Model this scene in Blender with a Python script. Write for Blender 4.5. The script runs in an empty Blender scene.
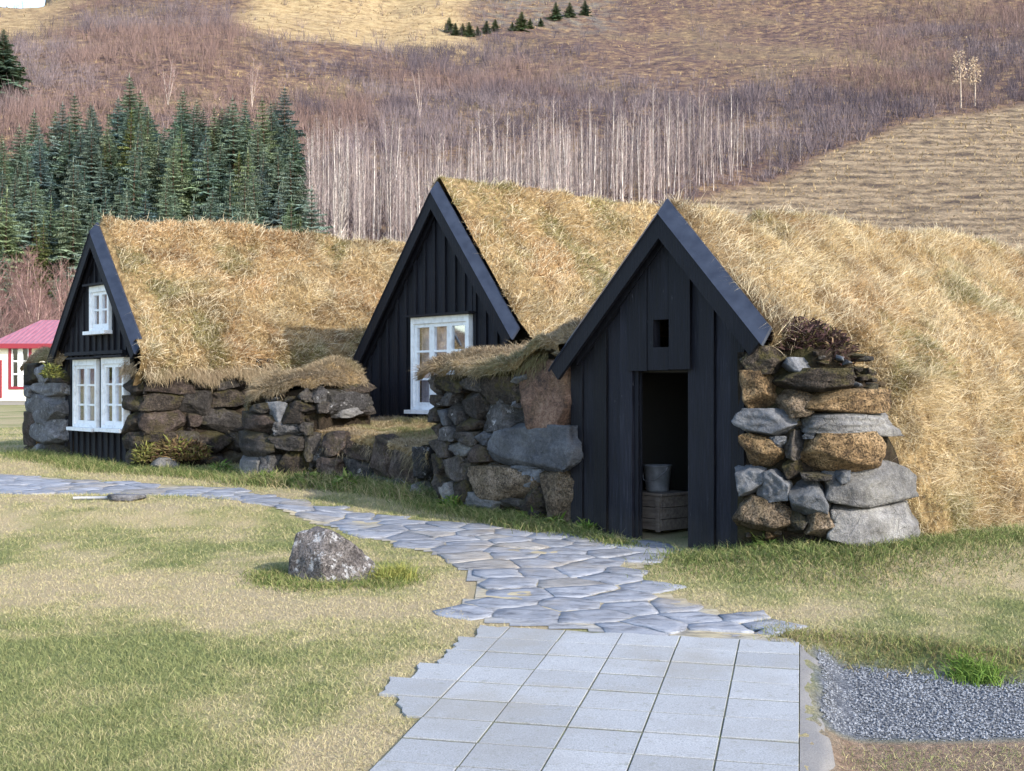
import bpy, math, random
import numpy as np
from math import sin, cos, pi, radians, atan2, hypot

C = bpy.context.scene.collection
rng = np.random.default_rng(7)
random.seed(7)
np.seterr(all='ignore')
F, CX, CY, EYE = 1280.0, 512.0, 385.5, 1.6
A50 = radians(50)
GX, GY = cos(A50), -sin(A50)          # along a gable, to the right and nearer
RX, RY = sin(A50), cos(A50)           # along a ridge, to the right and away

# ------------------------------------------------------------------ noise
def _h(i, j, k, s):
    n = (i * 374761393 + j * 668265263 + k * 2147483647 + s * 1274126177) & 0xFFFFFFFF
    n = ((n ^ (n >> 13)) * 1274126177) & 0xFFFFFFFF
    n = ((n ^ (n >> 15)) * 2246822519) & 0xFFFFFFFF
    return ((n ^ (n >> 16)) & 0xFFFFFF) / float(0xFFFFFF)

def vnoise(x, y, z=0.0, s=0):
    x = np.asarray(x, float); y = np.asarray(y, float); z = np.broadcast_to(np.asarray(z, float), x.shape)
    xi = np.floor(x).astype(np.int64); yi = np.floor(y).astype(np.int64); zi = np.floor(z).astype(np.int64)
    fx, fy, fz = x - xi, y - yi, z - zi
    fx = fx*fx*(3-2*fx); fy = fy*fy*(3-2*fy); fz = fz*fz*(3-2*fz)
    r = 0
    for a in (0, 1):
        wa = fx if a else 1-fx
        for b in (0, 1):
            wb = fy if b else 1-fy
            for c in (0, 1):
                wc = fz if c else 1-fz
                r = r + wa*wb*wc*_h(xi+a, yi+b, zi+c, s)
    return r*2-1

def fbm(x, y, z=0.0, s=0, o=3):
    r = 0; a = 1.0; t = 0
    x = np.asarray(x, float); y = np.asarray(y, float); z = np.asarray(z, float)
    for q in range(o):
        r = r + a*vnoise(x*2**q, y*2**q, z*2**q, s+q); t += a; a *= .5
    return r/t

def sm(x, a=0.0, b=1.0):
    t = np.clip((np.asarray(x, float)-a)/(b-a), 0, 1)
    return t*t*(3-2*t)

# ------------------------------------------------------------------ terrain
EDX = [1.2, 1.49, 1.68, 2.28, 4, 9, 40]; EDY = [6.9, 6.78, 6.68, 6.38, 5.9, 5.4, 3.0]
TE = (1.0456, 4.655); TD = (.22, .9755); TL = (.9755, -.22)     # paving: right edge, direction, lateral
def lat(x, y): return (x-TE[0])*TL[0] + (y-TE[1])*TL[1]
def alo(x, y): return (x-TE[0])*TD[0] + (y-TE[1])*TD[1]
def hill_base(x): return 72 + 3*np.sin(x*.03+1)
def G(x, y):
    x = np.asarray(x, float); y = np.asarray(y, float)
    sp = np.logaddexp(0, (y-17)/1.5)*1.5
    z = .0422*(y-sp) + .002*np.maximum(y-17, 0)
    z = np.where(y < -3, z*0-.1266 + .0422*0*(y+3), z)
    d = y - hill_base(x)
    ramp = np.logaddexp(0, np.clip(d/6, -30, 60))*6
    h = .42*ramp
    far = sm(y, 120, 200)
    h = h + far*(3.2*fbm(x*.022, y*.022, 0, 3) + 1.0*fbm(x*.09, y*.09, 0, 5)) + sm(d, 0, 30)*.5*fbm(x*.12, y*.12, 0, 9)
    # the hill falls away at the far left, and steepens towards the top
    h = h + .10*np.maximum(y-225, 0)
    left = sm(-x/np.maximum(y, 1), .345, .39)*sm(y, 100, 150)
    cap = 69.5 + 1.5*fbm(x*.05, y*.02, 0, 14) - .04*np.maximum(y-240, 0)
    h = h*(1-left) + np.minimum(h, cap)*left
    z = z + np.minimum(h, 400)
    # flat lawn details
    near = (y > 2) & (y < 22)
    b = .11*sm(1-np.hypot((x+3.6)/2.3, (y-11.2)/1.0), 0, .55)
    b = b + .13*sm(x, 1.2, 2.2)*sm(1-np.abs(y-9.3)/1.3, 0, .6)
    b = b + .02*fbm(x*.9, y*.9, 0, 21)*sm(np.abs(lat(x, y)+.76)-.8, 0, .6)
    ey = np.interp(x, EDX, EDY) + .05*vnoise(x*5, x*0, 0, 4)
    dip = sm((ey-y)/.24)*sm(lat(x, y), .04, .22)
    b = b - .09*dip
    return z + np.where(near, b, np.where(y <= 2, -.11*sm(lat(x, y), .04, .22), 0))

def ray(px, py):                                  # pixel -> point on the level lawn plane
    Y = F*EYE/((py-CY) + .0422*F)
    return ((px-CX)/F*Y, Y)
FBP = [(500, 262), (570, 248), (640, 226), (690, 206), (760, 183), (830, 153), (880, 131), (950, 112), (1024, 104), (1110, 98)]
def first_hit(px, py):                            # where the line of sight meets the hill
    Y = np.arange(70, 400, .25); d = wz(py, Y)-G(wx(px, Y), Y)
    return float(Y[np.argmax(d < 0)]) if (d < 0).any() else 400.
def wx(px, Y): return (px-CX)/F*Y
def wz(py, Y): return EYE + (CY-py)/F*Y

FBT = [(p[0]-CX)/F for p in FBP]; FBY = [first_hit(*p) for p in FBP]
# ------------------------------------------------------------------ mesh building
class Acc:
    def __init__(s): s.V = []; s.P = []; s.T = []; s.n = 0
    def add(s, V, polys, mat=0, tint=(.5, .5, .5), smooth=False):
        V = np.asarray(V, float).reshape(-1, 3)
        for p in (polys if isinstance(polys, list) and len(polys) and isinstance(polys[0], np.ndarray) else [np.asarray(polys, int)]):
            s.P.append((p + s.n, mat, smooth))
        t = np.asarray(tint, float)
        if t.ndim == 1: t = np.tile(t, (len(V), 1))
        s.V.append(V); s.T.append(t); s.n += len(V)
    def prism(s, poly, k0, k1, mat=0, tint=(.5, .5, .5)):    # polygon in (u, z), extruded along k: local x=u, y=k, z
        n = len(poly)
        a = [(u, k0, z) for u, z in poly] + [(u, k1, z) for u, z in poly]
        s._ngon(a, n, mat, tint)
    def vprism(s, poly, z0, z1, mat=0, tint=(.5, .5, .5)):   # polygon in (x, y), extruded along z
        n = len(poly)
        a = [(x, y, z0) for x, y in poly] + [(x, y, z1) for x, y in poly]
        s._ngon(a, n, mat, tint)
    def _ngon(s, a, n, mat, tint):
        a = np.array(a, float)
        b = s.n
        s.V.append(a); s.T.append(np.tile(np.asarray(tint, float), (2*n, 1))); s.n += 2*n
        s.P.append((np.array([[i, (i+1) % n, n+(i+1) % n, n+i] for i in range(n)])+b, mat, False))
        s.P.append((np.array([list(range(n))[::-1]])+b, mat, False))
        s.P.append((np.array([list(range(n, 2*n))])+b, mat, False))
    def box(s, x0, x1, y0, y1, z0, z1, mat=0, tint=(.5, .5, .5)):
        s.prism([(x0, z0), (x1, z0), (x1, z1), (x0, z1)], y0, y1, mat, tint)
    def tube(s, pts, rad, n=6, mat=0, tint=(.5, .5, .5), cap=True):
        pts = np.asarray(pts, float); m = len(pts)
        rad = np.broadcast_to(np.asarray(rad, float), (m,))
        rings = []
        for i in range(m):
            d = pts[min(i+1, m-1)]-pts[max(i-1, 0)]; d = d/(np.linalg.norm(d)+1e-9)
            h = np.array([1., 0, 0]) if abs(d[0]) < .8 else np.array([0, 1., 0])
            a = np.cross(d, h); a /= np.linalg.norm(a); b = np.cross(d, a)
            th = np.arange(n)*2*pi/n
            rings.append(pts[i] + rad[i]*(np.cos(th)[:, None]*a + np.sin(th)[:, None]*b))
        V = np.concatenate(rings)
        q = [[i*n+j, i*n+(j+1) % n, (i+1)*n+(j+1) % n, (i+1)*n+j] for i in range(m-1) for j in range(n)]
        P = [np.array(q)]
        if cap: P += [np.array([list(range(n))]), np.array([[(m-1)*n+j for j in range(n)][::-1]])]
        s.add(V, P, mat, tint, True)
    def grid(s, V, nu, nv, mat=0, tint=(.5, .5, .5), smooth=True):
        idx = np.arange(nu*nv).reshape(nu, nv)
        q = np.stack([idx[:-1, :-1], idx[1:, :-1], idx[1:, 1:], idx[:-1, 1:]], -1).reshape(-1, 4)
        s.add(V, [q], mat, tint, smooth)
    def mesh(s, name, mats, attr=True):
        V = np.concatenate(s.V); T = np.concatenate(s.T)
        me = bpy.data.meshes.new(name)
        me.vertices.add(len(V)); me.vertices.foreach_set('co', V.astype(np.float32).ravel())
        li = np.concatenate([p.ravel() for p, _, _ in s.P]); cnt = np.concatenate([np.full(len(p), p.shape[1]) for p, _, _ in s.P])
        mi = np.concatenate([np.full(len(p), m) for p, m, _ in s.P]); smo = np.concatenate([np.full(len(p), q) for p, _, q in s.P])
        me.loops.add(len(li)); me.loops.foreach_set('vertex_index', li.astype(np.int32))
        me.polygons.add(len(cnt))
        st = np.concatenate([[0], np.cumsum(cnt)[:-1]])
        me.polygons.foreach_set('loop_start', st.astype(np.int32))
        me.polygons.foreach_set('material_index', mi.astype(np.int32))
        me.polygons.foreach_set('use_smooth', smo.astype(bool))
        if attr:
            a = me.attributes.new('tint', 'FLOAT_COLOR', 'POINT')
            a.data.foreach_set('color', np.concatenate([T, np.ones((len(T), 1))], 1).astype(np.float32).ravel())
        for m in mats: me.materials.append(m)
        me.update(calc_edges=True); me.validate()
        return me
    def build(s, name, mats, parent=None, attr=True):
        if not isinstance(mats, (list, tuple)): mats = [mats]
        o = bpy.data.objects.new(name, s.mesh(name, mats, attr)); C.objects.link(o)
        if parent: o.parent = parent
        return o

def tag(o, label=None, cat=None, group=None, kind=None):
    if label: o['label'] = label
    if cat: o['category'] = cat
    if group: o['group'] = group
    if kind: o['kind'] = kind
    return o
def empty(name, loc, rz=0, label=None, cat=None, group=None):
    o = bpy.data.objects.new(name, None); C.objects.link(o)
    o.location = loc; o.rotation_euler = (0, 0, rz); o.empty_display_size = .2
    return tag(o, label, cat, group)
def copy_tree(o, parent=None):
    c = o.copy(); C.objects.link(c)
    if parent: c.parent = parent
    for ch in o.children:
        copy_tree(ch, c)
    return c

def blades(acc, P, N, L, W, lean, col, mat=0, bend=.5, colvar=.18):
    """grass blades as 5-vertex tapering strips; P root, N growth direction, lean added with height"""
    n = len(P)
    d = N/np.linalg.norm(N, axis=1, keepdims=True)
    th = rng.uniform(0, 2*pi, n)
    side = np.stack([np.cos(th), np.sin(th), np.zeros(n)], 1)
    side -= d*(side*d).sum(1, keepdims=True); side /= np.linalg.norm(side, axis=1, keepdims=True)+1e-9
    L = L[:, None]; W = np.asarray(W)*np.ones(n); W = W[:, None]
    d2 = d + lean*bend; d2 /= np.linalg.norm(d2, axis=1, keepdims=True)
    d3 = d + lean*(1+bend); d3 /= np.linalg.norm(d3, axis=1, keepdims=True)
    m = P + d2*L*.5; t = m + d3*L*.5
    V = np.stack([P-side*W*.5, P+side*W*.5, m+side*W*.42, m-side*W*.42, t], 1).reshape(-1, 3)
    b = np.arange(n)*5
    q = np.stack([b, b+1, b+2, b+3], 1); tr = np.stack([b+3, b+2, b+4], 1)
    c = col*(1+rng.uniform(-colvar, colvar, (n, 1)))
    T = np.repeat(c, 5, 0)
    acc.add(V, [q, tr], mat, T, True)

def mixc(a, b, t): 
    t = np.asarray(t)[:, None]
    return np.asarray(a)*(1-t)+np.asarray(b)*t

def inpoly(x, y, poly):
    x = np.asarray(x); y = np.asarray(y)
    r = np.zeros(x.shape, bool); n = len(poly)
    for i in range(n):
        x1, y1 = poly[i]; x2, y2 = poly[(i+1) % n]
        c = ((y1 > y) != (y2 > y)) & (x < (x2-x1)*(y-y1)/((y2-y1) if y2 != y1 else 1e-9)+x1)
        r ^= c
    return r

# ------------------------------------------------------------------ materials
class Nt:
    def __init__(s, name):
        s.m = bpy.data.materials.new(name); s.m.use_nodes = True
        s.t = s.m.node_tree; s.t.nodes.clear()
        s.out = s.t.nodes.new('ShaderNodeOutputMaterial')
    def n(s, typ, **kw):
        d = s.t.nodes.new('ShaderNode'+typ)
        for k, v in kw.items():
            if k.startswith('_'): setattr(d, k[1:], v)
            else:
                sk = d.inputs[int(k[1:])] if k[0] == 'i' and k[1:].isdigit() else d.inputs[k.replace('__', ' ')]
                if isinstance(v, bpy.types.NodeSocket): s.t.links.new(v, sk)
                else: sk.default_value = v
        return d
    def noise(s, vec, scale, detail=4, rough=.55, dist=0):
        return s.n('TexNoise', Vector=vec, Scale=scale, Detail=detail, Roughness=rough, Distortion=dist).outputs[0]
    def ramp(s, fac, stops):
        r = s.n('ValToRGB', Fac=fac); e = r.color_ramp.elements
        while len(e) > 1: e.remove(e[-1])
        e[0].position, e[0].color = stops[0][0], (*stops[0][1], 1) if len(stops[0][1]) == 3 else stops[0][1]
        for p, c in stops[1:]:
            q = e.new(p); q.color = (*c, 1)
        return r.outputs[0]
    def gray(s, fac, a, b, v0=0., v1=1.):
        return s.n('MapRange', i0=fac, i1=a, i2=b, i3=v0, i4=v1).outputs[0]
    def mix(s, f, a, b, mode='MIX'):
        d = s.t.nodes.new('ShaderNodeMix'); d.data_type = 'RGBA'; d.blend_type = mode
        for sk, v in ((d.inputs[0], f), (d.inputs[6], a), (d.inputs[7], b)):
            if isinstance(v, bpy.types.NodeSocket): s.t.links.new(v, sk)
            else: sk.default_value = (*v, 1) if isinstance(v, tuple) and len(v) == 3 else v
        return d.outputs[2]
    def math(s, op, a, b=0.):
        return s.n('Math', _operation=op, i0=a, i1=b).outputs[0]
    def coord(s, which='Object'):
        return s.n('TexCoord').outputs[which]
    def map(s, vec, scale=(1, 1, 1), loc=(0, 0, 0)):
        return s.n('Mapping', Vector=vec, Scale=scale, Location=loc).outputs[0]
    def bump(s, h, strength=.5, dist=.02):
        return s.n('Bump', Height=h, Strength=strength, Distance=dist).outputs[0]
    def fin(s, color, rough=.8, normal=None, spec=.5, **kw):
        p = s.n('BsdfPrincipled')
        for sk, v in (('Base Color', color), ('Roughness', rough), ('Specular IOR Level', spec), ('Normal', normal)):
            if v is None: continue
            if isinstance(v, bpy.types.NodeSocket): s.t.links.new(v, p.inputs[sk])
            else: p.inputs[sk].default_value = (*v, 1) if isinstance(v, tuple) else v
        for k, v in kw.items(): p.inputs[k.replace('_', ' ')].default_value = v
        s.t.links.new(p.outputs[0], s.out.inputs[0]); return s.m

def mat_blade(name, transl=.25):
    t = Nt(name); c = t.n('Attribute', _attribute_name='tint').outputs[0]
    a = t.n('BsdfDiffuse', Color=c); b = t.n('BsdfTranslucent', Color=c)
    m = t.n('MixShader', i0=transl, i1=a.outputs[0], i2=b.outputs[0])
    t.t.links.new(m.outputs[0], t.out.inputs[0]); return t.m

def mat_stone(name, cols, lichen=None, lthr=.62, moss=0., bump=.6, pits=0., rough=.85):
    t = Nt(name); o = t.coord(); rnd = t.n('ObjectInfo').outputs['Random']
    off = t.n('CombineXYZ', X=t.math('MULTIPLY', rnd, 37.), Y=t.math('MULTIPLY', rnd, 91.)).outputs[0]
    v = t.n('VectorMath', _operation='ADD', i0=o, i1=off).outputs[0]
    n1 = t.noise(v, 4.5, 6, .6); n2 = t.noise(v, 30, 5, .65); n3 = t.noise(v, 1.6, 2)
    n4 = t.noise(v, 90, 4, .7); f = t.math('ADD', t.math('ADD', t.math('MULTIPLY', n1, .5), t.math('MULTIPLY', n2, .35)), t.math('MULTIPLY', n4, .15))
    col = t.ramp(f, [(.40, cols[0]), (.5, cols[1]), (.60, cols[2])])
    n6 = t.noise(v, 230, 3, .8); col = t.mix(1., col, t.ramp(n6, [(.36, (.55, .55, .55)), (.5, (1, 1, 1)), (.64, (1.5, 1.5, 1.5))]), 'MULTIPLY')
    ck = t.n('TexVoronoi', Vector=t.n('VectorMath', _operation='ADD', i0=v, i1=t.n('VectorMath', _operation='SCALE', i0=t.n('TexNoise', Vector=v, Scale=9., Detail=4.).outputs[1], Scale=.12).outputs[0]).outputs[0], Scale=5.5, _feature='DISTANCE_TO_EDGE').outputs[0]
    crack = t.math('MULTIPLY', t.gray(ck, .0, .025, .5, 0.), t.gray(n3, .48, .6)); col = t.mix(crack, col, tuple(c*.3 for c in cols[0]))
    val = t.gray(rnd, 0, 1, .72, 1.3)
    col = t.mix(1., col, t.n('CombineColor', Red=val, Green=val, Blue=val).outputs[0], 'MULTIPLY')
    h = t.math('ADD', t.math('ADD', t.math('MULTIPLY', n2, .7), n1), t.math('MULTIPLY', n4, .25))
    h = t.math('SUBTRACT', h, t.math('MULTIPLY', crack, .5))
    if pits:
        pt = t.gray(t.math('ADD', t.math('MULTIPLY', t.noise(v, 75, 3, .6), .75), t.math('MULTIPLY', t.noise(v, 17, 3), .25)), .36, .5, 0, 1)
        dark = t.math('MULTIPLY', t.math('SUBTRACT', 1., pt), pits)
        col = t.mix(dark, col, tuple(c*.4 for c in cols[0]))
        h = t.math('ADD', h, t.math('MULTIPLY', pt, .6))
    if lichen:
        ln = t.noise(v, 10, 8, .76); m = t.gray(ln, lthr, lthr+.05)
        col = t.mix(m, col, lichen)
    if moss:
        nz = t.n('SeparateXYZ', Vector=t.n('NewGeometry').outputs['Normal']).outputs[2]
        mm = t.math('MULTIPLY', t.gray(t.math('ADD', t.noise(v, 5, 5, .7), t.math('MULTIPLY', nz, .12)), .5, .62), moss)
        col = t.mix(mm, col, t.mix(t.noise(v, 40, 2), (.035, .03, .012), (.10, .085, .03)))
    return t.fin(col, rough, t.bump(h, bump, .06), .25)

def M_all():
    M = {}
    # black tarred boards
    t = Nt('black_paint'); o = t.coord(); g = t.noise(t.map(o, (26, 26, 1.3)), 3, 6, .6)
    big = t.noise(o, 1.1, 3)
    col = t.ramp(g, [(.32, (.0022, .0024, .0046)), (.52, (.0050, .0054, .0098)), (.70, (.0150, .0155, .022))])
    col = t.mix(t.gray(big, .4, .7, 0, .35), col, (.016, .0165, .022))
    chip = t.gray(t.noise(t.map(o, (30, 30, 6)), 1.6, 6, .7), .665, .70)
    col = t.mix(t.math('MULTIPLY', chip, .55), col, (.11, .11, .12))
    tn = t.n('Attribute', _attribute_name='tint').outputs[0]
    col = t.mix(1., col, t.mix(1., tn, (2., 2., 2.), 'MULTIPLY'), 'MULTIPLY')
    dz = t.gray(t.math('ADD', t.n('SeparateXYZ', Vector=o).outputs[2], t.math('MULTIPLY', t.noise(o, 5, 5, .7), .5)), .12, .5, .5, 0.)
    col = t.mix(dz, col, (.045, .040, .034))
    M['black'] = t.fin(col, t.gray(g, .3, .7, .55, .75), t.bump(g, .7, .014), .22)
    t = Nt('black_paint_sky_sheen'); o = t.coord(); g = t.noise(o, 9, 5, .6)
    M['verge'] = t.fin(t.ramp(g, [(.35, (.013, .017, .030)), (.65, (.024, .031, .050))]), .34, t.bump(t.noise(o, 30, 3), .12, .01), .5)  # same black paint as the boards; sky reflection painted in as lighter blue
    t = Nt('white_paint'); o = t.coord(); g = t.noise(o, 12, 5, .65)
    M['white'] = t.fin(t.ramp(g, [(.33, (.62, .63, .64)), (.5, (.76, .78, .80)), (.65, (.80, .82, .84))]), .5, t.bump(g, .1, .004))
    t = Nt('window_glass'); gl = t.n('BsdfGlossy', Roughness=.03, Color=(.9, .93, 1, 1)); tr = t.n('BsdfTransparent', Color=(.95, .96, .97, 1))
    fr = t.n('Fresnel', IOR=1.5).outputs[0]
    m = t.n('MixShader', i0=t.math('ADD', t.math('MULTIPLY', fr, .32), .02), i1=tr.outputs[0], i2=gl.outputs[0]); t.t.links.new(m.outputs[0], t.out.inputs[0]); M['glass'] = t.m
    t = Nt('curtain_cloth'); o = t.coord(); w = t.n('TexWave', Vector=o, Scale=9., Distortion=1.5).outputs[1]
    M['curtain'] = t.fin(t.ramp(w, [(.2, (.42, .37, .41)), (.8, (.62, .56, .60))]), .9, t.bump(w, .5, .02))
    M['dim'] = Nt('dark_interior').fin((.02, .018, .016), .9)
    t = Nt('weathered_wood'); o = t.coord(); g = t.noise(t.map(o, (2, 20, 20)), 2, 5, .6)
    M['wood'] = t.fin(t.ramp(g, [(.3, (.085, .065, .055)), (.7, (.20, .165, .14))]), .8, t.bump(g, .4, .01))
    t = Nt('bucket_metal'); M['zinc'] = t.fin(t.ramp(t.noise(t.coord(), 14, 4), [(.3, (.13, .135, .15)), (.7, (.26, .27, .30))]), .5, None, .5, Metallic=.3)
    # turf
    M['grass'] = mat_blade('grass_blades', .22)
    t = Nt('turf_soil'); o = t.coord(); n = t.noise(o, 14, 6, .7)
    M['soil'] = t.fin(t.ramp(n, [(.3, (.07, .045, .022)), (.5, (.20, .14, .07)), (.65, (.34, .25, .13))]), .95, t.bump(n, .8, .05), .1)
    t = Nt('wall_earth'); o = t.coord(); n = t.noise(o, 16, 6, .7); n2 = t.noise(o, 3, 3)
    c = t.ramp(n, [(.3, (.010, .008, .006)), (.7, (.05, .038, .028))]); c = t.mix(t.gray(n2, .5, .65, 0, .6), c, (.045, .042, .016))
    M['earth'] = t.fin(c, .95, t.bump(n, .9, .05), .1)
    # stones
    M['basalt'] = mat_stone('basalt_stone', [(.022, .020, .019), (.055, .049, .046), (.11, .098, .092)], (.24, .24, .25), .68, .5, .8, .4)
    M['mossy'] = mat_stone('mossy_stone', [(.018, .015, .013), (.05, .04, .033), (.10, .08, .065)], (.22, .21, .21), .71, .9, .9, .5)
    M['brownst'] = mat_stone('brown_stone', [(.028, .021, .018), (.075, .056, .048), (.15, .115, .10)], (.26, .25, .25), .69, .45, .8, .5)
    M['blue'] = mat_stone('blue_grey_stone', [(.055, .059, .070), (.09, .096, .110), (.14, .147, .163)], (.30, .30, .30), .73, .12, .5)
    M['greyst'] = mat_stone('grey_stone', [(.075, .074, .077), (.125, .123, .125), (.19, .188, .185)], (.36, .36, .36), .68, .15, .6)
    M['orange'] = mat_stone('ochre_stone', [(.07, .045, .025), (.19, .125, .065), (.31, .215, .12)], None, .7, .25, .9, .8)
    M['rusty'] = mat_stone('rusty_stone', [(.06, .04, .032), (.165, .098, .068), (.25, .165, .12)], (.3, .28, .26), .69, .2, .7, .5)
    M['tanst'] = mat_stone('tan_stone', [(.07, .052, .036), (.17, .13, .09), (.27, .21, .155)], (.36, .34, .31), .70, .2, .9, .8)
    M['lichen'] = mat_stone('lichen_stone', [(.03, .028, .028), (.075, .072, .074), (.13, .125, .125)], (.40, .40, .42), .58, .2, .8, .4)
    M['boulder'] = mat_stone('boulder_stone', [(.085, .075, .075), (.15, .135, .132), (.22, .20, .20)], (.42, .42, .44), .535, .12, .8, .6)
    # paving
    t = Nt('concrete_slab'); o = t.coord(); tn = t.n('Attribute', _attribute_name='tint').outputs[0]
    n = t.noise(o, 160, 3, .7); n2 = t.noise(o, 2.4, 5, .65)
    c = t.mix(1., tn, t.ramp(n, [(.3, (.58, .58, .58)), (.5, (1, 1, 1)), (.7, (1.3, 1.3, 1.3))]), 'MULTIPLY')
    c = t.mix(t.gray(n2, .45, .75, 0, .45), c, (.19, .185, .175)); n5 = t.noise(o, 18, 5, .75); c = t.mix(t.gray(n5, .58, .66, 0, .5), c, (.15, .15, .12)); c = t.mix(t.gray(t.noise(o, .9, 5, .7), .52, .66, 0, .4), c, (.21, .195, .165))
    M['slab'] = t.fin(c, .72, t.bump(n, .35, .006), .4)
    t = Nt('flagstone'); o = t.coord(); tn = t.n('Attribute', _attribute_name='tint').outputs[0]
    n = t.noise(t.map(o, (1, 2.2, 1)), 6, 9, .74, .6); n2 = t.noise(o, 1.9, 4); n3 = t.noise(o, 60, 3, .7)
    c = t.mix(1., tn, t.ramp(n, [(.36, (.42, .42, .44)), (.47, (.9, .9, .9)), (.6, (1.25, 1.25, 1.25))]), 'MULTIPLY')
    c = t.mix(t.gray(n2, .54, .70, 0, .5), c, (.26, .22, .17))
    M['flag'] = t.fin(c, .66, t.bump(t.math('ADD', n, t.math('MULTIPLY', n3, .25)), .6, .04), .4)
    t = Nt('gravel_chips'); o = t.coord(); tn = t.n('Attribute', _attribute_name='tint').outputs[0]
    M['gravel'] = t.fin(tn, .8, None, .3)
    # leaves and wood of trees
    t = Nt('spruce_needles'); tn = t.n('Attribute', _attribute_name='tint').outputs[0]; rnd = t.n('ObjectInfo').outputs['Random']
    c = t.mix(1., tn, t.ramp(rnd, [(0, (.75, .85, .95)), (.35, (1, 1, 1)), (.7, (1.1, 1.12, .85)), (1., (.85, 1.0, 1.05))]), 'MULTIPLY')
    M['needle'] = t.fin(c, .6, None, .35)
    t = Nt('tree_bark'); tn = t.n('Attribute', _attribute_name='tint').outputs[0]; rnd = t.n('ObjectInfo').outputs['Random']
    v = t.gray(rnd, 0, 1, .68, 1.15)
    n = t.noise(t.coord(), 6, 4)
    c = t.mix(1., tn, t.n('CombineColor', Red=v, Green=v, Blue=v).outputs[0], 'MULTIPLY')
    c = t.mix(1., c, t.ramp(n, [(.35, (.7, .7, .7)), (.6, (1.05, 1.05, 1.05))]), 'MULTIPLY')
    M['bark'] = t.fin(c, .85, None, .2)
    t = Nt('red_iron'); n = t.noise(t.map(t.coord(), (3, .6, .6)), 3, 5, .7)
    M['redroof'] = t.fin(t.ramp(n, [(.3, (.24, .07, .095)), (.7, (.36, .14, .17))]), .5, t.bump(t.n('TexWave', Vector=t.coord(), Scale=1.6, _bands_direction='X').outputs[1], .6, .03), .5)
    M['redtrim'] = Nt('red_trim_paint').fin((.22, .018, .03), .5)
    t = Nt('cream_boards'); w = t.n('TexWave', Vector=t.coord(), Scale=3.2, _bands_direction='Z').outputs[1]
    M['cream'] = t.fin((.74, .69, .56), .6, t.bump(w, .3, .02))
    M['basement'] = Nt('grey_plinth').fin((.2, .19, .18), .9)
    M['pipe'] = Nt('pale_pipe').fin((.26, .27, .29), .5)
    M['palest'] = mat_stone('pale_lichen_stone', [(.10, .10, .105), (.19, .19, .20), (.30, .30, .315)], (.42, .42, .44), .58, .12, .8, .4)
    M['slate'] = mat_stone('dark_plate_stone', [(.04, .04, .045), (.08, .08, .09), (.13, .13, .14)], None, .7, 0, .4)
    return M
M = M_all()
SUN_EL, SUN_E, SKY_S, EXPO = 30., 2.1, .15, 1.68
# ------------------------------------------------------------------ ground sheet
def pyof(y): return 331.5 + F*EYE/np.maximum(y, 1.0)
def lawn_green(x, y):
    x = np.asarray(x, float); y = np.asarray(y, float)
    py = pyof(y)
    left = lat(x, y) < -1.2
    gl = .38 + .38*sm(py, 612, 650) - .30*np.exp(-((py-600)/22)**2) + .10*np.exp(-((py-552)/16)**2) - .3*np.exp(-((py-494)/10)**2)*sm(-x, 3.2, 4.4)
    gr = .42 + .25*np.exp(-((py-552)/14)**2)
    g = np.where(left, gl, gr)
    g = g + .60*fbm(x*1.3, y*1.1, 0, 31) + .42*fbm(x*5, y*4, 0, 33) + .2*fbm(x*14, y*12, 0, 35, 2)
    d = np.hypot(x+1.12, (y-8.2)*1.0)                       # grass round the boulder stays green
    g = g + .35*sm(.85+.3*vnoise(x*5, y*5, 0, 44)-d, 0, .5)
    g = g - .55*sm(lat(x, y), -2.1, -1.75)*sm(-1.2-lat(x, y), 0, .2)*(y < 8)
    return np.clip(g, 0, 1)
def in_field(x, y):
    t = x/np.maximum(y, 1); return sm(np.interp(t, FBT, FBY)+2.0*vnoise(x*.15, y*.15, 0, 77)-y, -1, 2)*sm(t, .045, .075)*sm(y, 19, 24)
def gold_zone(x, y):
    t = x/np.maximum(y, 1)
    e = fbm(x*.05, y*.05, 0, 61)
    a = sm(y, 190, 206)*sm(.105-np.abs(t+.115) + .03*e, 0, .03)
    b = .75*sm(y, 176, 196)*sm(-t+.03*e, .33, .38)
    return np.clip(a+b, 0, 1)
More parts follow.
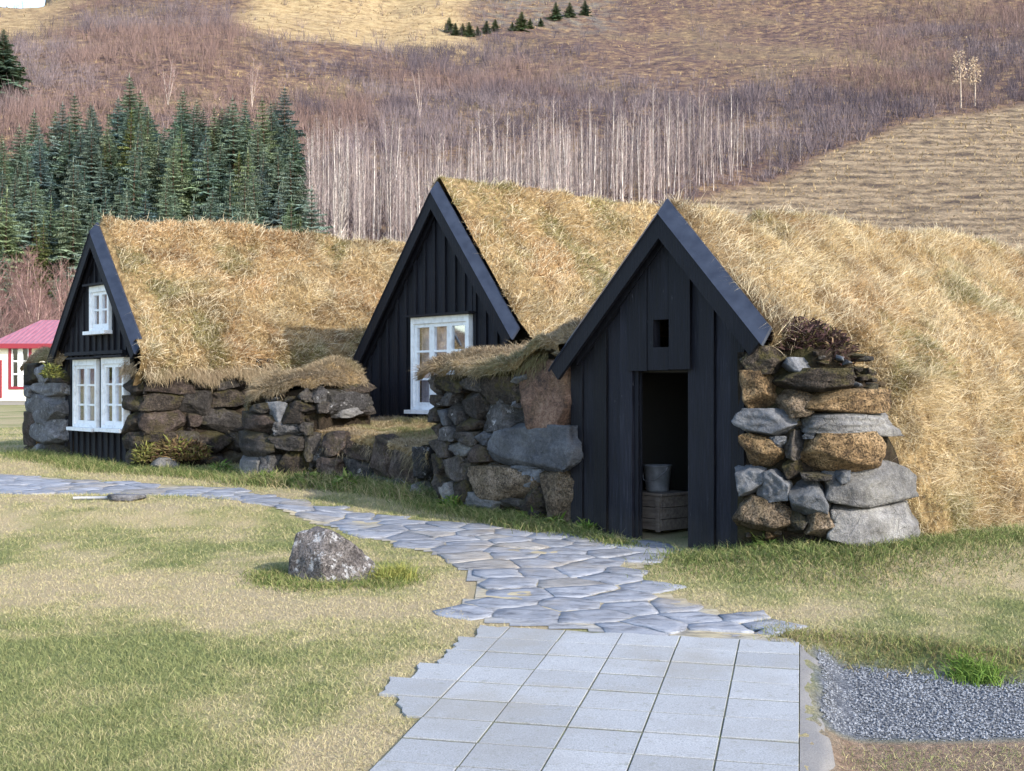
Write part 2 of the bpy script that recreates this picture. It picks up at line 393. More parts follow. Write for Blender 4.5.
def make_ground():
    ys = np.concatenate([np.arange(-70, 2, 4.0), np.arange(2, 14, .09), np.arange(14, 24, .22), np.arange(24, 72, 1.2), np.arange(72, 180, 1.2), np.arange(180, 300, 2.0), np.arange(300, 620, 12)])
    xp = np.concatenate([np.arange(0, 6.5, .09), np.arange(6.5, 16, .35), np.arange(16, 110, 1.6), np.arange(110, 170, 4), np.arange(170, 520, 18)])
    xs = np.concatenate([-xp[:0:-1], xp])
    X, Y = np.meshgrid(xs, ys, indexing='ij')
    Z = G(X, Y)
    V = np.stack([X, Y, Z], -1).reshape(-1, 3)
    a = Acc(); a.grid(V, len(xs), len(ys), 0)
    x, y = V[:, 0], V[:, 1]
    z1 = np.stack([lawn_green(x, y), in_field(x, y), gold_zone(x, y)], 1)
    dirt = sm(5.33+.06*vnoise(x*4, y*0, 0, 12)-y, 0, .1)*sm(lat(x, y), .0, .15)
    grav = sm(lat(x, y), .02, .1)*sm(np.interp(x, EDX, EDY)-.15-y, -.02, .1)*(1-dirt)
    t = x/np.maximum(y, 1)
    rock = sm(y, 222, 236)*sm(t+.03*fbm(x*.06, y*.06, 0, 66), -.035, -.01)*sm(.10-t, 0, .04)
    dirt = np.maximum(dirt, .8*sm(.04-np.abs(lat(x, y)+1.95+.15*vnoise(x*3, y*3, 0, 8)), 0, .1)*(y < 5.6))
    hill = sm(y, 56, 70)
    z2 = np.stack([dirt, grav, hill], 1); z3 = np.stack([rock, rock, rock], 1)
    me = a.mesh('ground', [ground_mat()], attr=False)
    for nm, z in (('zone_a', z1), ('zone_b', z2), ('zone_c', z3)):
        at = me.attributes.new(nm, 'FLOAT_COLOR', 'POINT')
        at.data.foreach_set('color', np.concatenate([z, np.ones((len(z), 1))], 1).astype(np.float32).ravel())
    o = bpy.data.objects.new('ground', me); C.objects.link(o); tag(o, kind='structure')
    return o
def ground_mat():
    t = Nt('ground_turf'); o = t.coord()
    za = t.n('SeparateColor', Color=t.n('Attribute', _attribute_name='zone_a').outputs[0]); zb = t.n('SeparateColor', Color=t.n('Attribute', _attribute_name='zone_b').outputs[0])
    rk = t.n('SeparateColor', Color=t.n('Attribute', _attribute_name='zone_c').outputs[0]).outputs[0]
    gr, fld, gold = za.outputs; dirt, grav, hill = zb.outputs
    n60 = t.noise(o, 60, 4, .7); n9 = t.noise(o, 9, 4, .6)
    n200 = t.noise(o, 210, 3, .7); g2 = t.math('ADD', gr, t.math('MULTIPLY', t.math('SUBTRACT', t.math('ADD', t.math('MULTIPLY', n60, .5), t.math('MULTIPLY', n200, .5)), .5), 1.6))
    lawn = t.ramp(g2, [(.05, (.385, .315, .20)), (.3, (.36, .31, .18)), (.55, (.28, .26, .13)), (.85, (.165, .19, .075))])
    lawn = t.mix(1., lawn, t.ramp(n200, [(.35, (.55, .55, .55)), (.6, (1.15, 1.15, 1.15))]), 'MULTIPLY')
    # heath on the hill: brown and mauve with straw tufts
    h1 = t.noise(o, .35, 6, .68); h2 = t.noise(t.map(o, (1, 1, 2.2)), 1.3, 6, .72); h3 = t.noise(o, .05, 3)
    h5 = t.noise(t.map(o, (1, 1, 2.)), .55, 7, .78); heath = t.ramp(h5, [(.38, (.055, .040, .042)), (.46, (.125, .083, .072)), (.54, (.205, .135, .092)), (.62, (.33, .235, .13)), (.70, (.46, .36, .19))])
    heath = t.mix(t.gray(h1, .46, .66, 0, .55), heath, (.115, .075, .075))
    heath = t.mix(t.gray(h3, .5, .66, 0, .35), heath, t.ramp(h2, [(.3, (.10, .08, .05)), (.6, (.36, .28, .15))]))
    goldc = t.ramp(h5, [(.36, (.22, .155, .09)), (.48, (.39, .285, .15)), (.6, (.50, .385, .22))])
    heath = t.mix(t.math('MULTIPLY', gold, t.gray(h1, .3, .5, .45, 1)), heath, goldc)
    rockc = t.ramp(t.noise(t.map(o, (1.2, 1, .35)), .7, 8, .8), [(.35, (.07, .075, .08)), (.5, (.17, .165, .15)), (.62, (.30, .255, .16))])
    heath = t.mix(t.math('MULTIPLY', rk, t.gray(h1, .42, .62, .0, .8)), heath, rockc)
    # mown rows across the right-hand slope
    zc = t.n('SeparateXYZ', Vector=o).outputs
    wob = t.math('MULTIPLY', t.noise(t.map(o, (.12, .12, .3)), 1, 4, .6), 2.6)
    rows = t.math('SINE', t.math('MULTIPLY', t.math('ADD', t.math('ADD', zc[2], t.math('MULTIPLY', zc[0], .01)), wob), 6.6))
    rr = t.math('ADD', t.math('MULTIPLY', rows, .075), t.math('ADD', t.noise(t.map(o, (.5, .5, 1.4)), 1.2, 6, .75), t.math('MULTIPLY', t.math('SUBTRACT', h1, .5), .4)))
    fc = t.ramp(rr, [(.32, (.10, .075, .06)), (.44, (.20, .15, .10)), (.58, (.31, .235, .155)), (.76, (.42, .33, .215))])
    hillc = t.mix(fld, heath, fc)
    c = t.mix(t.math('MAXIMUM', hill, fld), lawn, hillc)
    dc = t.ramp(t.noise(o, 26, 6, .7), [(.3, (.11, .075, .055)), (.55, (.23, .165, .12)), (.75, (.33, .25, .18))])
    c = t.mix(dirt, c, dc)
    gv = t.ramp(t.n('TexVoronoi', Vector=o, Scale=70.).outputs[1], [(.0, (.05, .055, .07)), (.5, (.11, .12, .14)), (1., (.2, .21, .24))])
    c = t.mix(grav, c, gv)
    nearh = t.math('MULTIPLY', n60, .03); farh = t.math('MULTIPLY', t.math('MULTIPLY', t.math('ADD', t.math('ADD', h2, t.math('MULTIPLY', rows, t.math('MULTIPLY', fld, .10))), h1), hill), .9)
    return t.fin(c, .95, t.bump(t.math('ADD', nearh, farh), .9, 1.0), .1)

# ------------------------------------------------------------------ paths
def plane_px(pts): return [ray(*p) for p in pts]
PATH_PX = [(-260, 466), (0, 472), (60, 477), (120, 483), (180, 486), (236, 488), (262, 495), (330, 507), (430, 521), (505, 528), (570, 537), (632, 545), (690, 549),
           (668, 560), (640, 572), (655, 588), (700, 603), (752, 622), (797, 640), (799, 649), (740, 646), (640, 637), (560, 631), (515, 627), (476, 624), (455, 606), (470, 592), (462, 575),
           (448, 562), (400, 548), (350, 534), (300, 522), (262, 515), (236, 509), (180, 505), (100, 500), (40, 495), (-60, 492), (-260, 488)]
PATH = plane_px(PATH_PX)
def clip_half(poly, p, n):                        # keep side where (q-p).n <= 0
    out = []
    m = len(poly)
    for i in range(m):
        a, b = poly[i], poly[(i+1) % m]
        da = (a[0]-p[0])*n[0]+(a[1]-p[1])*n[1]; db = (b[0]-p[0])*n[0]+(b[1]-p[1])*n[1]
        if da <= 0: out.append(a)
        if da*db < 0:
            t = da/(da-db); out.append((a[0]+t*(b[0]-a[0]), a[1]+t*(b[1]-a[1])))
    return out
def make_flagstones():
    xs = [p[0] for p in PATH]; ys = [p[1] for p in PATH]
    pts = []
    r2 = random.Random(11)
    for _ in range(9000):
        x = r2.uniform(min(xs)-.5, max(xs)+.5); y = r2.uniform(min(ys)-.3, max(ys)+.3)
        d = .15 + .20*r2.random()**1.5
        if all(((x-q[0])/1.5)**2+(y-q[1])**2 > d*d for q in pts): pts.append((x, y))
    P = np.array(pts)
    ok = inpoly(P[:, 0], P[:, 1], PATH)
    acc = Acc()
    for i, (x, y) in enumerate(pts):
        poly = [(x-.8, y-.8), (x+.8, y-.8), (x+.8, y+.8), (x-.8, y+.8)]
        d = np.hypot(P[:, 0]-x, P[:, 1]-y); near = np.argsort(d)[1:26]
        for j in near:
            nx, ny = P[j, 0]-x, P[j, 1]-y; L = hypot(nx, ny)
            gap = .003+.008*r2.random()**2
            poly = clip_half(poly, ((x+P[j, 0])/2-nx/L*gap, (y+P[j, 1])/2-ny/L*gap), (nx/L, ny/L))
        if len(poly) < 3: continue
        q_ = np.array(poly); q_ = np.concatenate([q_, (q_+np.roll(q_, 1, 0))/2, (q_+q_.mean(0))/2])
        if inpoly(q_[:, 0], q_[:, 1], PATH).mean() < (.5 if ok[i] else .55): continue
        # rough outline
        out = []
        for a, b in zip(poly, poly[1:]+poly[:1]):
            k = max(2, int(hypot(b[0]-a[0], b[1]-a[1])/.06))
            for q in range(k):
                f = q/k; out.append((a[0]+(b[0]-a[0])*f+r2.uniform(-.009, .009), a[1]+(b[1]-a[1])*f+r2.uniform(-.009, .009)))
        n = len(out); o = np.array(out); c = o.mean(0)
        gz = float(G(c[0], c[1])); h = .010+r2.uniform(-.004, .005)-(.006 if alo(c[0], c[1]) < 2.12 else 0); tx, ty = r2.uniform(-.01, .01), r2.uniform(-.012, .012)
        def ring(sc, dz):
            q = c+(o-c)*sc
            return np.stack([q[:, 0], q[:, 1], G(q[:, 0], q[:, 1])+dz+tx*(q[:, 0]-c[0])+ty*(q[:, 1]-c[1])+.006*fbm(q[:, 0]*7, q[:, 1]*7, 0, 5)], 1)
        rings = [ring(1.0, -.04), ring(.998, h-.002), ring(.99, h), ring(.6, h+.002), ring(.25, h)]
        V = np.concatenate(rings+[np.array([[c[0], c[1], gz+h]])])
        q = [[a*n+k, a*n+(k+1) % n, (a+1)*n+(k+1) % n, (a+1)*n+k] for a in range(4) for k in range(n)]
        tr = [[4*n+k, 4*n+(k+1) % n, 5*n] for k in range(n)]
        v = r2.uniform(.74, .96)
        base = np.array([.255, .27, .31]) if r2.random() < .88 else np.array([.28, .27, .265])
        acc.add(V, [np.array(q), np.array(tr)], 0, base*v, True)
    tag(acc.build('flagstone_path', M['flag']), kind='structure')
    # straw and moss in the joints: a thin earth sheet under the stones
    xs_ = np.arange(min(xs), max(xs), .07); ys_ = np.arange(min(ys), max(ys), .07)
    X, Y = np.meshgrid(xs_, ys_, indexing='ij'); ins = inpoly(X.ravel(), Y.ravel(), PATH).reshape(X.shape)
    Z = G(X, Y)+.005+.004*fbm(X*3, Y*3, 0, 15)
    idx = np.arange(X.size).reshape(X.shape)
    f = ins[:-1, :-1] & ins[1:, 1:] & ins[1:, :-1] & ins[:-1, 1:]
    q = np.stack([idx[:-1, :-1], idx[1:, :-1], idx[1:, 1:], idx[:-1, 1:]], -1)[f]
    tt = sm(fbm(X*2.2, Y*2.2, 0, 17), -.15, .3).ravel()
    b = Acc(); b.add(np.stack([X, Y, Z], -1).reshape(-1, 3), [q], 0, mixc((.24, .245, .26), (.35, .30, .20), tt), True)
    tag(b.build('path_bed', M['flag']), kind='structure')

def make_paving():
    acc = Acc(); r2 = random.Random(5)
    w, st = .304, .276
    top = 1.955
    left_extra = {0: .55, 1: .62, 2: .66, 3: .86, 4: .96, 5: .62}
    for row in range(0, 13):
        a1 = top - row*st; a0 = a1 - st
        for col in range(0, 6):
            l1 = -col*w; l0 = l1 - w
            lcut = None
            if col == 5:
                if row in left_extra: l0 = l1 - w*left_extra[row]
                else: continue
            g = .0038
            A1 = a1 - (0 if row else r2.uniform(.0, .012))
            gr_ = .0085
            c = [(l0+g, a0+gr_), (l1-g, a0+gr_), (l1-g, A1-gr_), (l0+g, A1-gr_)]
            if col == 5:
                j = r2.uniform(-.03, .03)
                c[0] = (l0+.02+ (.09 if row in (5,) else 0)+j, a0+g); c[3] = (l0-.02+j, A1-g)
                k = 5; edge = []
                for q in range(1, k):
                    f = q/k; edge.append((c[3][0]+(c[0][0]-c[3][0])*f+r2.uniform(-.02, .02), c[3][1]+(c[0][1]-c[3][1])*f))
                c = c+edge
            if row == 0:                              # ragged far edge
                k = 6; p, q = c[2], c[3]
                e = [(p[0]+(q[0]-p[0])*f/k, p[1]-abs(r2.gauss(0, .012))) for f in range(1, k)]
                c = c[:3]+e+c[3:]
            h = .012+r2.uniform(-.002, .002)
            P = [(TE[0]+l*TL[0]+a*TD[0], TE[1]+l*TL[1]+a*TD[1]) for l, a in c]
            n = len(P); o = np.array(P); cc = o.mean(0)
            tx, ty = r2.uniform(-.004, .004), r2.uniform(-.004, .004)
            def ring(ins, dz):
                v = o-cc; L = np.linalg.norm(v, axis=1, keepdims=True); q = cc+v*(1-ins/L)
                return np.stack([q[:, 0], q[:, 1], .0422*q[:, 1]+dz+tx*(q[:, 0]-cc[0])+ty*(q[:, 1]-cc[1])], 1)
            R = [ring(0, -.06), ring(0, h-.0015), ring(.002, h)]
            V = np.concatenate(R)
            q = [[b*n+k, b*n+(k+1) % n, (b+1)*n+(k+1) % n, (b+1)*n+k] for b in range(2) for k in range(n)]
            v = r2.uniform(.86, 1.08)
            acc.add(V, [np.array(q), np.array([list(range(2*n, 3*n))])], 0, np.array([.275, .286, .303])*v)
    tag(acc.build('paving', M['slab']), kind='structure')
    # bed of the paving, a little below the slab tops: dark joints
    b = Acc(); tint = (.05, .055, .035)
    c = [(-5.0*w, -1.7), (-.004, -1.7), (-.004, top-.01), (-5.02*w, top-.01)]
    P = [(TE[0]+l*TL[0]+a*TD[0], TE[1]+l*TL[1]+a*TD[1]) for l, a in c]
    V = [(x, y, .0422*y-.05) for x, y in P]+[(x, y, .0422*y+.0075) for x, y in P]
    b.add(V, [np.array([[0, 1, 5, 4], [1, 2, 6, 5], [2, 3, 7, 6], [3, 0, 4, 7], [4, 5, 6, 7]])], 0)
    t = Nt('joint_earth'); n = t.noise(t.coord(), 30, 4, .7)
    tag(b.build('paving_bed', t.fin(t.ramp(n, [(.35, (.05, .05, .04)), (.5, (.10, .10, .07)), (.65, (.10, .12, .045))]), .95)), kind='structure')
    # rough concrete edging between slabs and gravel
    b = Acc(); r2 = random.Random(3)
    A = np.arange(-1.2, 1.98, .06); n = len(A)
    inner = [(.001, a) for a in A]
    outer = [((.10+.05*vnoise(np.array([a*2.2]), np.array([.5]))[0]+.025*vnoise(np.array([a*9.]), np.array([3.5]))[0])*float(sm(2.05-a, 0, .5)+.15), a) for a in A]
    mid = [(i[0]*.4+o_[0]*.6, a) for i, o_, a in zip(inner, outer, A)]
    def pt(l, a, dz):
        x = TE[0]+l*TL[0]+a*TD[0]; y = TE[1]+l*TL[1]+a*TD[1]; return (x, y, .0422*y+dz+.008*float(vnoise(np.array([x*14]), np.array([y*14]))[0]))
    V = []
    for i in range(n): V += [pt(*inner[i], .006), pt(*mid[i], -.004), pt(*outer[i], -.022), pt(outer[i][0]+.02, A[i], -.13)]
    b.grid(np.array(V), n, 4, 0, (.15, .145, .145))
    tag(b.build('concrete_edging', M['slab']), kind='structure')
    # gravel chips
    b = Acc(); ico = np.array([(1, 0, 0), (-1, 0, 0), (0, 1, 0), (0, -1, 0), (0, 0, 1), (0, 0, -1)], float)
    fc = np.array([[0, 2, 4], [2, 1, 4], [1, 3, 4], [3, 0, 4], [2, 0, 5], [1, 2, 5], [3, 1, 5], [0, 3, 5]])
    N = 38000
    x = rng.uniform(1.2, 4.6, N); y = rng.uniform(4.9, 6.8, N)
    keep = (lat(x, y) > .12+.05*vnoise(y*2.2, x*0+.5)) & (y < np.interp(x, EDX, EDY)-.19-.05*vnoise(x*6, y*6)) & (y > 5.31+.06*vnoise(x*4, y*0, 0, 12)-.05*rng.random(N))
    keep &= ~((y < 5.33) & (rng.random(N) < .5))
    x, y = x[keep], y[keep]; n = len(x)
    s = rng.uniform(.0040, .0090, n)
    V = ico[None]*s[:, None, None]*rng.uniform(.6, 1.25, (n, 6, 1))*np.array([1, 1, .75])
    a = rng.uniform(0, 2*pi, n); ca, sa = np.cos(a)[:, None], np.sin(a)[:, None]
    Vx = V[..., 0]*ca-V[..., 1]*sa; Vy = V[..., 0]*sa+V[..., 1]*ca
    V = np.stack([Vx+x[:, None], Vy+y[:, None], V[..., 2]+(G(x, y)+s*.4)[:, None]], -1).reshape(-1, 3)
    fcs = (fc[None]+np.arange(n)[:, None, None]*6).reshape(-1, 3)
    g = rng.uniform(.08, .25, n)
    tint = np.repeat(np.stack([g*.92, g*.98, g*1.1], 1), 6, 0)
    b.add(V, [fcs], 0, tint)
    tag(b.build('gravel', M['gravel']), kind='stuff')

# ------------------------------------------------------------------ lawn grass
FOOT = []                                           # plan polygons where no lawn grows
def make_lawn():
    N = 760000
    u = rng.random(N)
    y0, y1 = 4.2, 26.0
    # density falls with distance
    y = (y0**-.55 + u*(y1**-.55-y0**-.55))**(-1/.55)
    x = rng.uniform(-1, 1, N)*(.45*y+1.2)
    keep = ~inpoly(x, y, PATH)
    la, al = lat(x, y), alo(x, y)
    keep &= ~((la < .0) & (la > -1.53) & (al < 1.96))
    keep &= ~((la < -1.5) & (la > -1.53-.304*np.select([al > 1.68, al > 1.40, al > 1.13, al > .85, al > .57, al > .3], [.5, .58, .62, .8, .9, .55], -1.)) & (al < 1.96))
    keep &= ~((la > -.01) & (la < .16) & (y < 6.6))
    keep &= ~((la > 0) & (y < np.interp(x, EDX, EDY)-.03) & ((y > 5.2) | (rng.random(N) < .75)))
    for p in FOOT: keep &= ~inpoly(x, y, p)
    g = lawn_green(x, y)
    bare = fbm(x*2.3, y*2.3, 0, 41)
    keep &= rng.random(N) < np.clip(.8+.4*g+.5*bare, .4, 1)
    x, y, g = x[keep], y[keep], g[keep]; n = len(x)
    z = G(x, y)-.004
    L = rng.uniform(.012, .034, n)*(1+.5*g)*(1+.5*sm(y, 8, 16))
    gg = np.clip(g+rng.normal(0, .28, n), 0, 1)
    col = mixc((.44, .375, .235), (.39, .355, .185), sm(gg, 0, .4)); col = mixc(col, (.20, .22, .095), sm(gg, .35, .85))
    N_ = np.stack([rng.normal(0, .5, n), rng.normal(0, .5, n), np.ones(n)], 1)
    lean = np.stack([rng.normal(0, .5, n), rng.normal(0, .5, n), -.3*np.ones(n)], 1)
    a = Acc(); blades(a, np.stack([x, y, z], 1), N_, L, .0012+.00027*y, lean, col)
    tag(a.build('lawn_grass', M['grass']), kind='stuff')

def tuft_blades(acc, pts, N, spread, L, col, W=.004, up=1.0, lean=.5):
    """longer grass along a list of (x, y, z) centres"""
    pts = np.asarray(pts, float); i = rng.integers(0, len(pts), N)
    P = pts[i].copy(); P[:, :2] += rng.normal(0, spread, (N, 2))
    P[:, 2] = G(P[:, 0], P[:, 1])-.005
    n = N
    Nn = np.stack([rng.normal(0, .35, n), rng.normal(0, .35, n), np.ones(n)*up], 1)
    le = np.stack([rng.normal(0, lean, n), rng.normal(0, lean, n), -.45*np.ones(n)], 1)
    c = np.asarray(col)[rng.integers(0, len(col), n)]
    blades(acc, P, Nn, rng.uniform(*L, n), W, le, c)
# ------------------------------------------------------------------ turf houses
class House:
    def __init__(s, apex_px, Z0, label):
        s.X0, s.Y0 = wx(apex_px[0], Z0)-.09*RX, Z0-.09*RY
        s.zg = float(G(s.X0, s.Y0))
        s.root = empty('turf_house', (s.X0, s.Y0, s.zg), -A50, label, 'house')
        s.uA, s.zA = 0.0, wz(apex_px[1], Z0)-s.zg
    def gp(s, px, py, k=0.0):                      # pixel -> (u, z) on the plane k = const
        t = (px-CX)/F; X, Y = s.X0+k*RX, s.Y0+k*RY
        u = (t*Y-X)/(GX-t*GY); Yp = Y+u*GY
        return u, wz(py, Yp)-s.zg
    def w(s, u, k): return (s.X0+u*GX+k*RX, s.Y0+u*GY+k*RY)
    def loc(s, x, y):
        dx, dy = x-s.X0, y-s.Y0; return dx*GX+dy*GY, dx*RX+dy*RY

def clip_boards(breaks, holes, zb, top, uA):
    """boards between breaks, minus hole rectangles; yields polygons"""
    xs = sorted(set(list(breaks)+[e for h in holes for e in h[:2] if breaks[0] < e < breaks[-1]]))
    for a, b in zip(xs[:-1], xs[1:]):
        if b-a < 1e-4: continue
        m = (a+b)/2; spans = [(zb, None)]
        for h in holes:
            if h[0] <= m <= h[1]:
                new = []
                for lo, hi in spans:
                    if hi is None or hi > h[2]:
                        if lo < h[2]: new.append((lo, h[2]))
                        if hi is None or hi > h[3]: new.append((max(lo, h[3]), hi))
                    else: new.append((lo, hi))
                spans = new
        for lo, hi in spans:
            if hi is None:
                ta, tb = top(a), top(b)
                if max(ta, tb) <= lo+.01: continue
                p = [(a, lo), (b, lo), (b, max(tb, lo+.001))]
                if a < uA < b: p.append((uA, top(uA)))
                p.append((a, max(ta, lo+.001)))
            else:
                p = [(a, lo), (b, lo), (b, min(hi, top(b))), (a, min(hi, top(a)))]
                if min(hi, top(b)) <= lo or min(hi, top(a)) <= lo: continue
            yield p

def gable_front(H, eL, eR, uw, holes, style, pitch, kw=.115, bd=.14, verge_w=.22, zbase=-.25):
    A = (0.0, H.zA); L, R = eL, eR
    def dirn(P): 
        d = (P[0]-A[0], P[1]-A[1]); l = hypot(*d); return d[0]/l, d[1]/l, l
    for side, P in (('l', L), ('r', R)):
        dx, dz, ln = dirn(P)
        nx, nz = (dz, -dx) if side == 'l' else (-dz, dx)      # pointing down/inwards
        if nz > 0: nx, nz = -nx, -nz
        cosv = abs(dx); A2 = (0, A[1]-.11-bd/cosv)
        P1 = (P[0], P[1]-.11); P2 = (P[0]+nx*bd, P1[1]+nz*bd)
        a = Acc(); a.prism([(0, A[1]-.11), P1, P2, A2], 0.0, .03)
        # a second, narrower moulding against the wall
        b0, b1 = bd*.72+.05, bd*1.22+.06
        q = [(0, A[1]-b0/cosv), (P[0]+nx*b0-dx*.1, P[1]+nz*b0-dz*.1), (P[0]+nx*b1-dx*.1, P[1]+nz*b1-dz*.1), (0, A[1]-b1/cosv)]
        a.prism(q, kw-.035, kw+.012)
        q = [(0, A[1]-.085/cosv), (P[0]+nx*.085-dx*.04, P[1]+nz*.085-dz*.04), (P[0]+nx*.11-dx*.04, P[1]+nz*.11-dz*.04), (0, A[1]-.11/cosv)]
        a.prism(q, .095, .5)                                   # roof boarding under the turf
        a.build('barge_board', M['black'], H.root)
        v = Acc(); th = .028
        up = (-nx*th, -nz*th); At = (0, A[1]+th/cosv)
        ext = .02; Pe = (P[0]+dx*ext, P[1]+dz*ext)
        dr, vd, th = .125, .09, .022
        q = [(0, -.012, A[1]-dr), (Pe[0], -.012, Pe[1]-dr), (Pe[0], vd, Pe[1]), (0, vd, A[1])]
        q2 = [(x, y+th, z-th*.4) for x, y, z in q]
        v.add(np.array(q+q2), [np.array([[0, 1, 2, 3], [7, 6, 5, 4], [0, 4, 5, 1], [1, 5, 6, 2], [2, 6, 7, 3], [3, 7, 4, 0]])], 0)
        v.build('verge_board', M['verge'], H.root)
    def top(u):
        P = L if u < 0 else R
        dx, dz, ln = dirn(P); return A[1]+abs(u)*dz/abs(dx)-.045/abs(dx)
    gw = Acc()
    n = max(3, int(round((uw[1]-uw[0])/pitch))); r2 = random.Random(int(n*7+pitch*1000))
    if style == 'batten':
        for p in clip_boards([uw[0], uw[1]], holes, zbase, top, 0): gw.prism(p, kw+.02, kw+.05)
        for i in range(n+1):
            u = uw[0]+(uw[1]-uw[0])*i/n+r2.uniform(-.006, .006); hw = .024
            for p in clip_boards([max(uw[0], u-hw), min(uw[1], u+hw)], holes, zbase, top, 0): gw.prism(p, kw-.012+r2.uniform(-.002, .002), kw+.022)
        for i in range(n):                                    # board faces, each a hair different
            u0 = uw[0]+(uw[1]-uw[0])*i/n+.02; u1 = uw[0]+(uw[1]-uw[0])*(i+1)/n-.02
            bt = [.5*r2.uniform(.7, 1.4)]*3
            for p in clip_boards([u0, u1], holes, zbase, top, 0): gw.prism(p, kw+.008+r2.uniform(0, .008), kw+.025, 0, bt)
    else:
        for p in clip_boards([uw[0], uw[1]], holes, zbase, top, 0): gw.prism(p, kw+.03, kw+.055)
        us = [uw[0]+(uw[1]-uw[0])*i/n+(r2.uniform(-.018, .018) if 0 < i < n else 0) for i in range(n+1)]
        for i in range(n):
            o = .0 if i % 2 == 0 else .02
            e = -.0035
            zb = zbase+r2.uniform(0, .03); bt = [.5*r2.uniform(.55, 2.0)]*3
            for p in clip_boards([us[i]-e, us[i+1]+e], holes, zb, top, 0): gw.prism(p, kw-.008+o+r2.uniform(-.003, .003), kw+.033, 0, bt)
    g = gw.build('gable_wall', M['black'], H.root)
    return top

def window(H, c0, c1, cols, rows, kw=.115, hood=True, sashes=1, curtain=True):
    """c0 = top-left pixel, c1 = bottom-right pixel of the casing"""
    u0, z1 = H.gp(c0[0], c0[1], kw-.03); u1, z0 = H.gp(c1[0], c1[1], kw-.03)
    cw = .05; k0 = kw-.05
    a = Acc()
    a.box(u0, u0+cw, k0, kw+.03, z0, z1); a.box(u1-cw, u1, k0, kw+.03, z0, z1)
    a.box(u0+cw, u1-cw, k0+.002, kw+.03, z1-cw*1.5, z1); a.box(u0+cw, u1-cw, k0+.002, kw+.03, z0, z0+cw*.7)
    fr = a.build('window', M['white'], H.root)
    s = Acc(); s.box(u0-.035, u1+.035, k0-.07, kw+.01, z0-.045, z0-.002); s.build('sill', M['white'], fr)
    i0, i1, j0, j1 = u0+cw, u1-cw, z0+cw*.7, z1-cw*1.5
    st = .042; b = Acc(); ks = kw-.028
    w = (i1-i0)/cols
    for c in range(cols):
        x0, x1 = i0+c*w+.002, i0+(c+1)*w-.002
        b.box(x0, x0+st, ks, kw+.012, j0, j1); b.box(x1-st, x1, ks, kw+.012, j0, j1)
        b.box(x0+st, x1-st, ks+.002, kw+.012, j0, j0+st*1.2); b.box(x0+st, x1-st, ks+.002, kw+.012, j1-st, j1)
        for r in range(1, rows):
            z = j0+(j1-j0)*r/rows; b.box(x0+st, x1-st, ks+.006, kw+.010, z-.012, z+.012)
    b.build('sash', M['white'], fr)
    p = Acc(); p.box(i0, i1, kw-.006, kw-.002, j0, j1); p.build('pane', M['glass'], fr)
    if curtain:
        q = Acc(); n = 40; uu = np.linspace(i0, i1, n)
        if curtain == 'half': uu = np.linspace(i0, i0+(i1-i0)*.52, n)
        V = [(u, kw+.07+.012*sin(i*1.9), z) for i, u in enumerate(uu) for z in (j0, j1)]
        q.grid(np.array(V), n, 2, 0); q.build('curtain', M['curtain'], fr)
    if hood:
        h = Acc(); h.prism([(u0-.07, z1+.004), (u1+.07, z1+.004), (u1+.07, z1+.028), (u0-.07, z1+.028)], k0-.06, kw+.0); h.build('window_hood', M['black'], fr)
    return (u0+.01, u1-.01, z0+.01, z1-.01)

GOLD = np.array([(.46, .34, .175), (.57, .46, .275), (.44, .285, .15), (.70, .60, .43), (.27, .25, .11)])
def grass_tint(x, y, z, n):
    a = fbm(x*.9, y*.9, z*.9, 51); b = fbm(x*3.2, y*3.2, z*3.2, 53)
    c = mixc(GOLD[0], GOLD[1], sm(b, -.35, .35)); c = mixc(c, GOLD[2], .85*sm(a, .0, .35))
    c = mixc(c, GOLD[4], .9*sm(fbm(x*1.6+9, y*1.6, z*1.6, 57), .02, .34)); c = mixc(c, (.20, .125, .07), .65*sm(fbm(x*2.4+3, y*2.4, z*2.4, 67), .18, .45))
    pick = rng.random(n) < .18
    c[pick] = GOLD[3]
    dk = rng.random(n) < .10; c[dk] = (.15, .10, .055)
    c *= (1+.30*fbm(x*6, y*6, z*6, 59))[:, None]
    return c

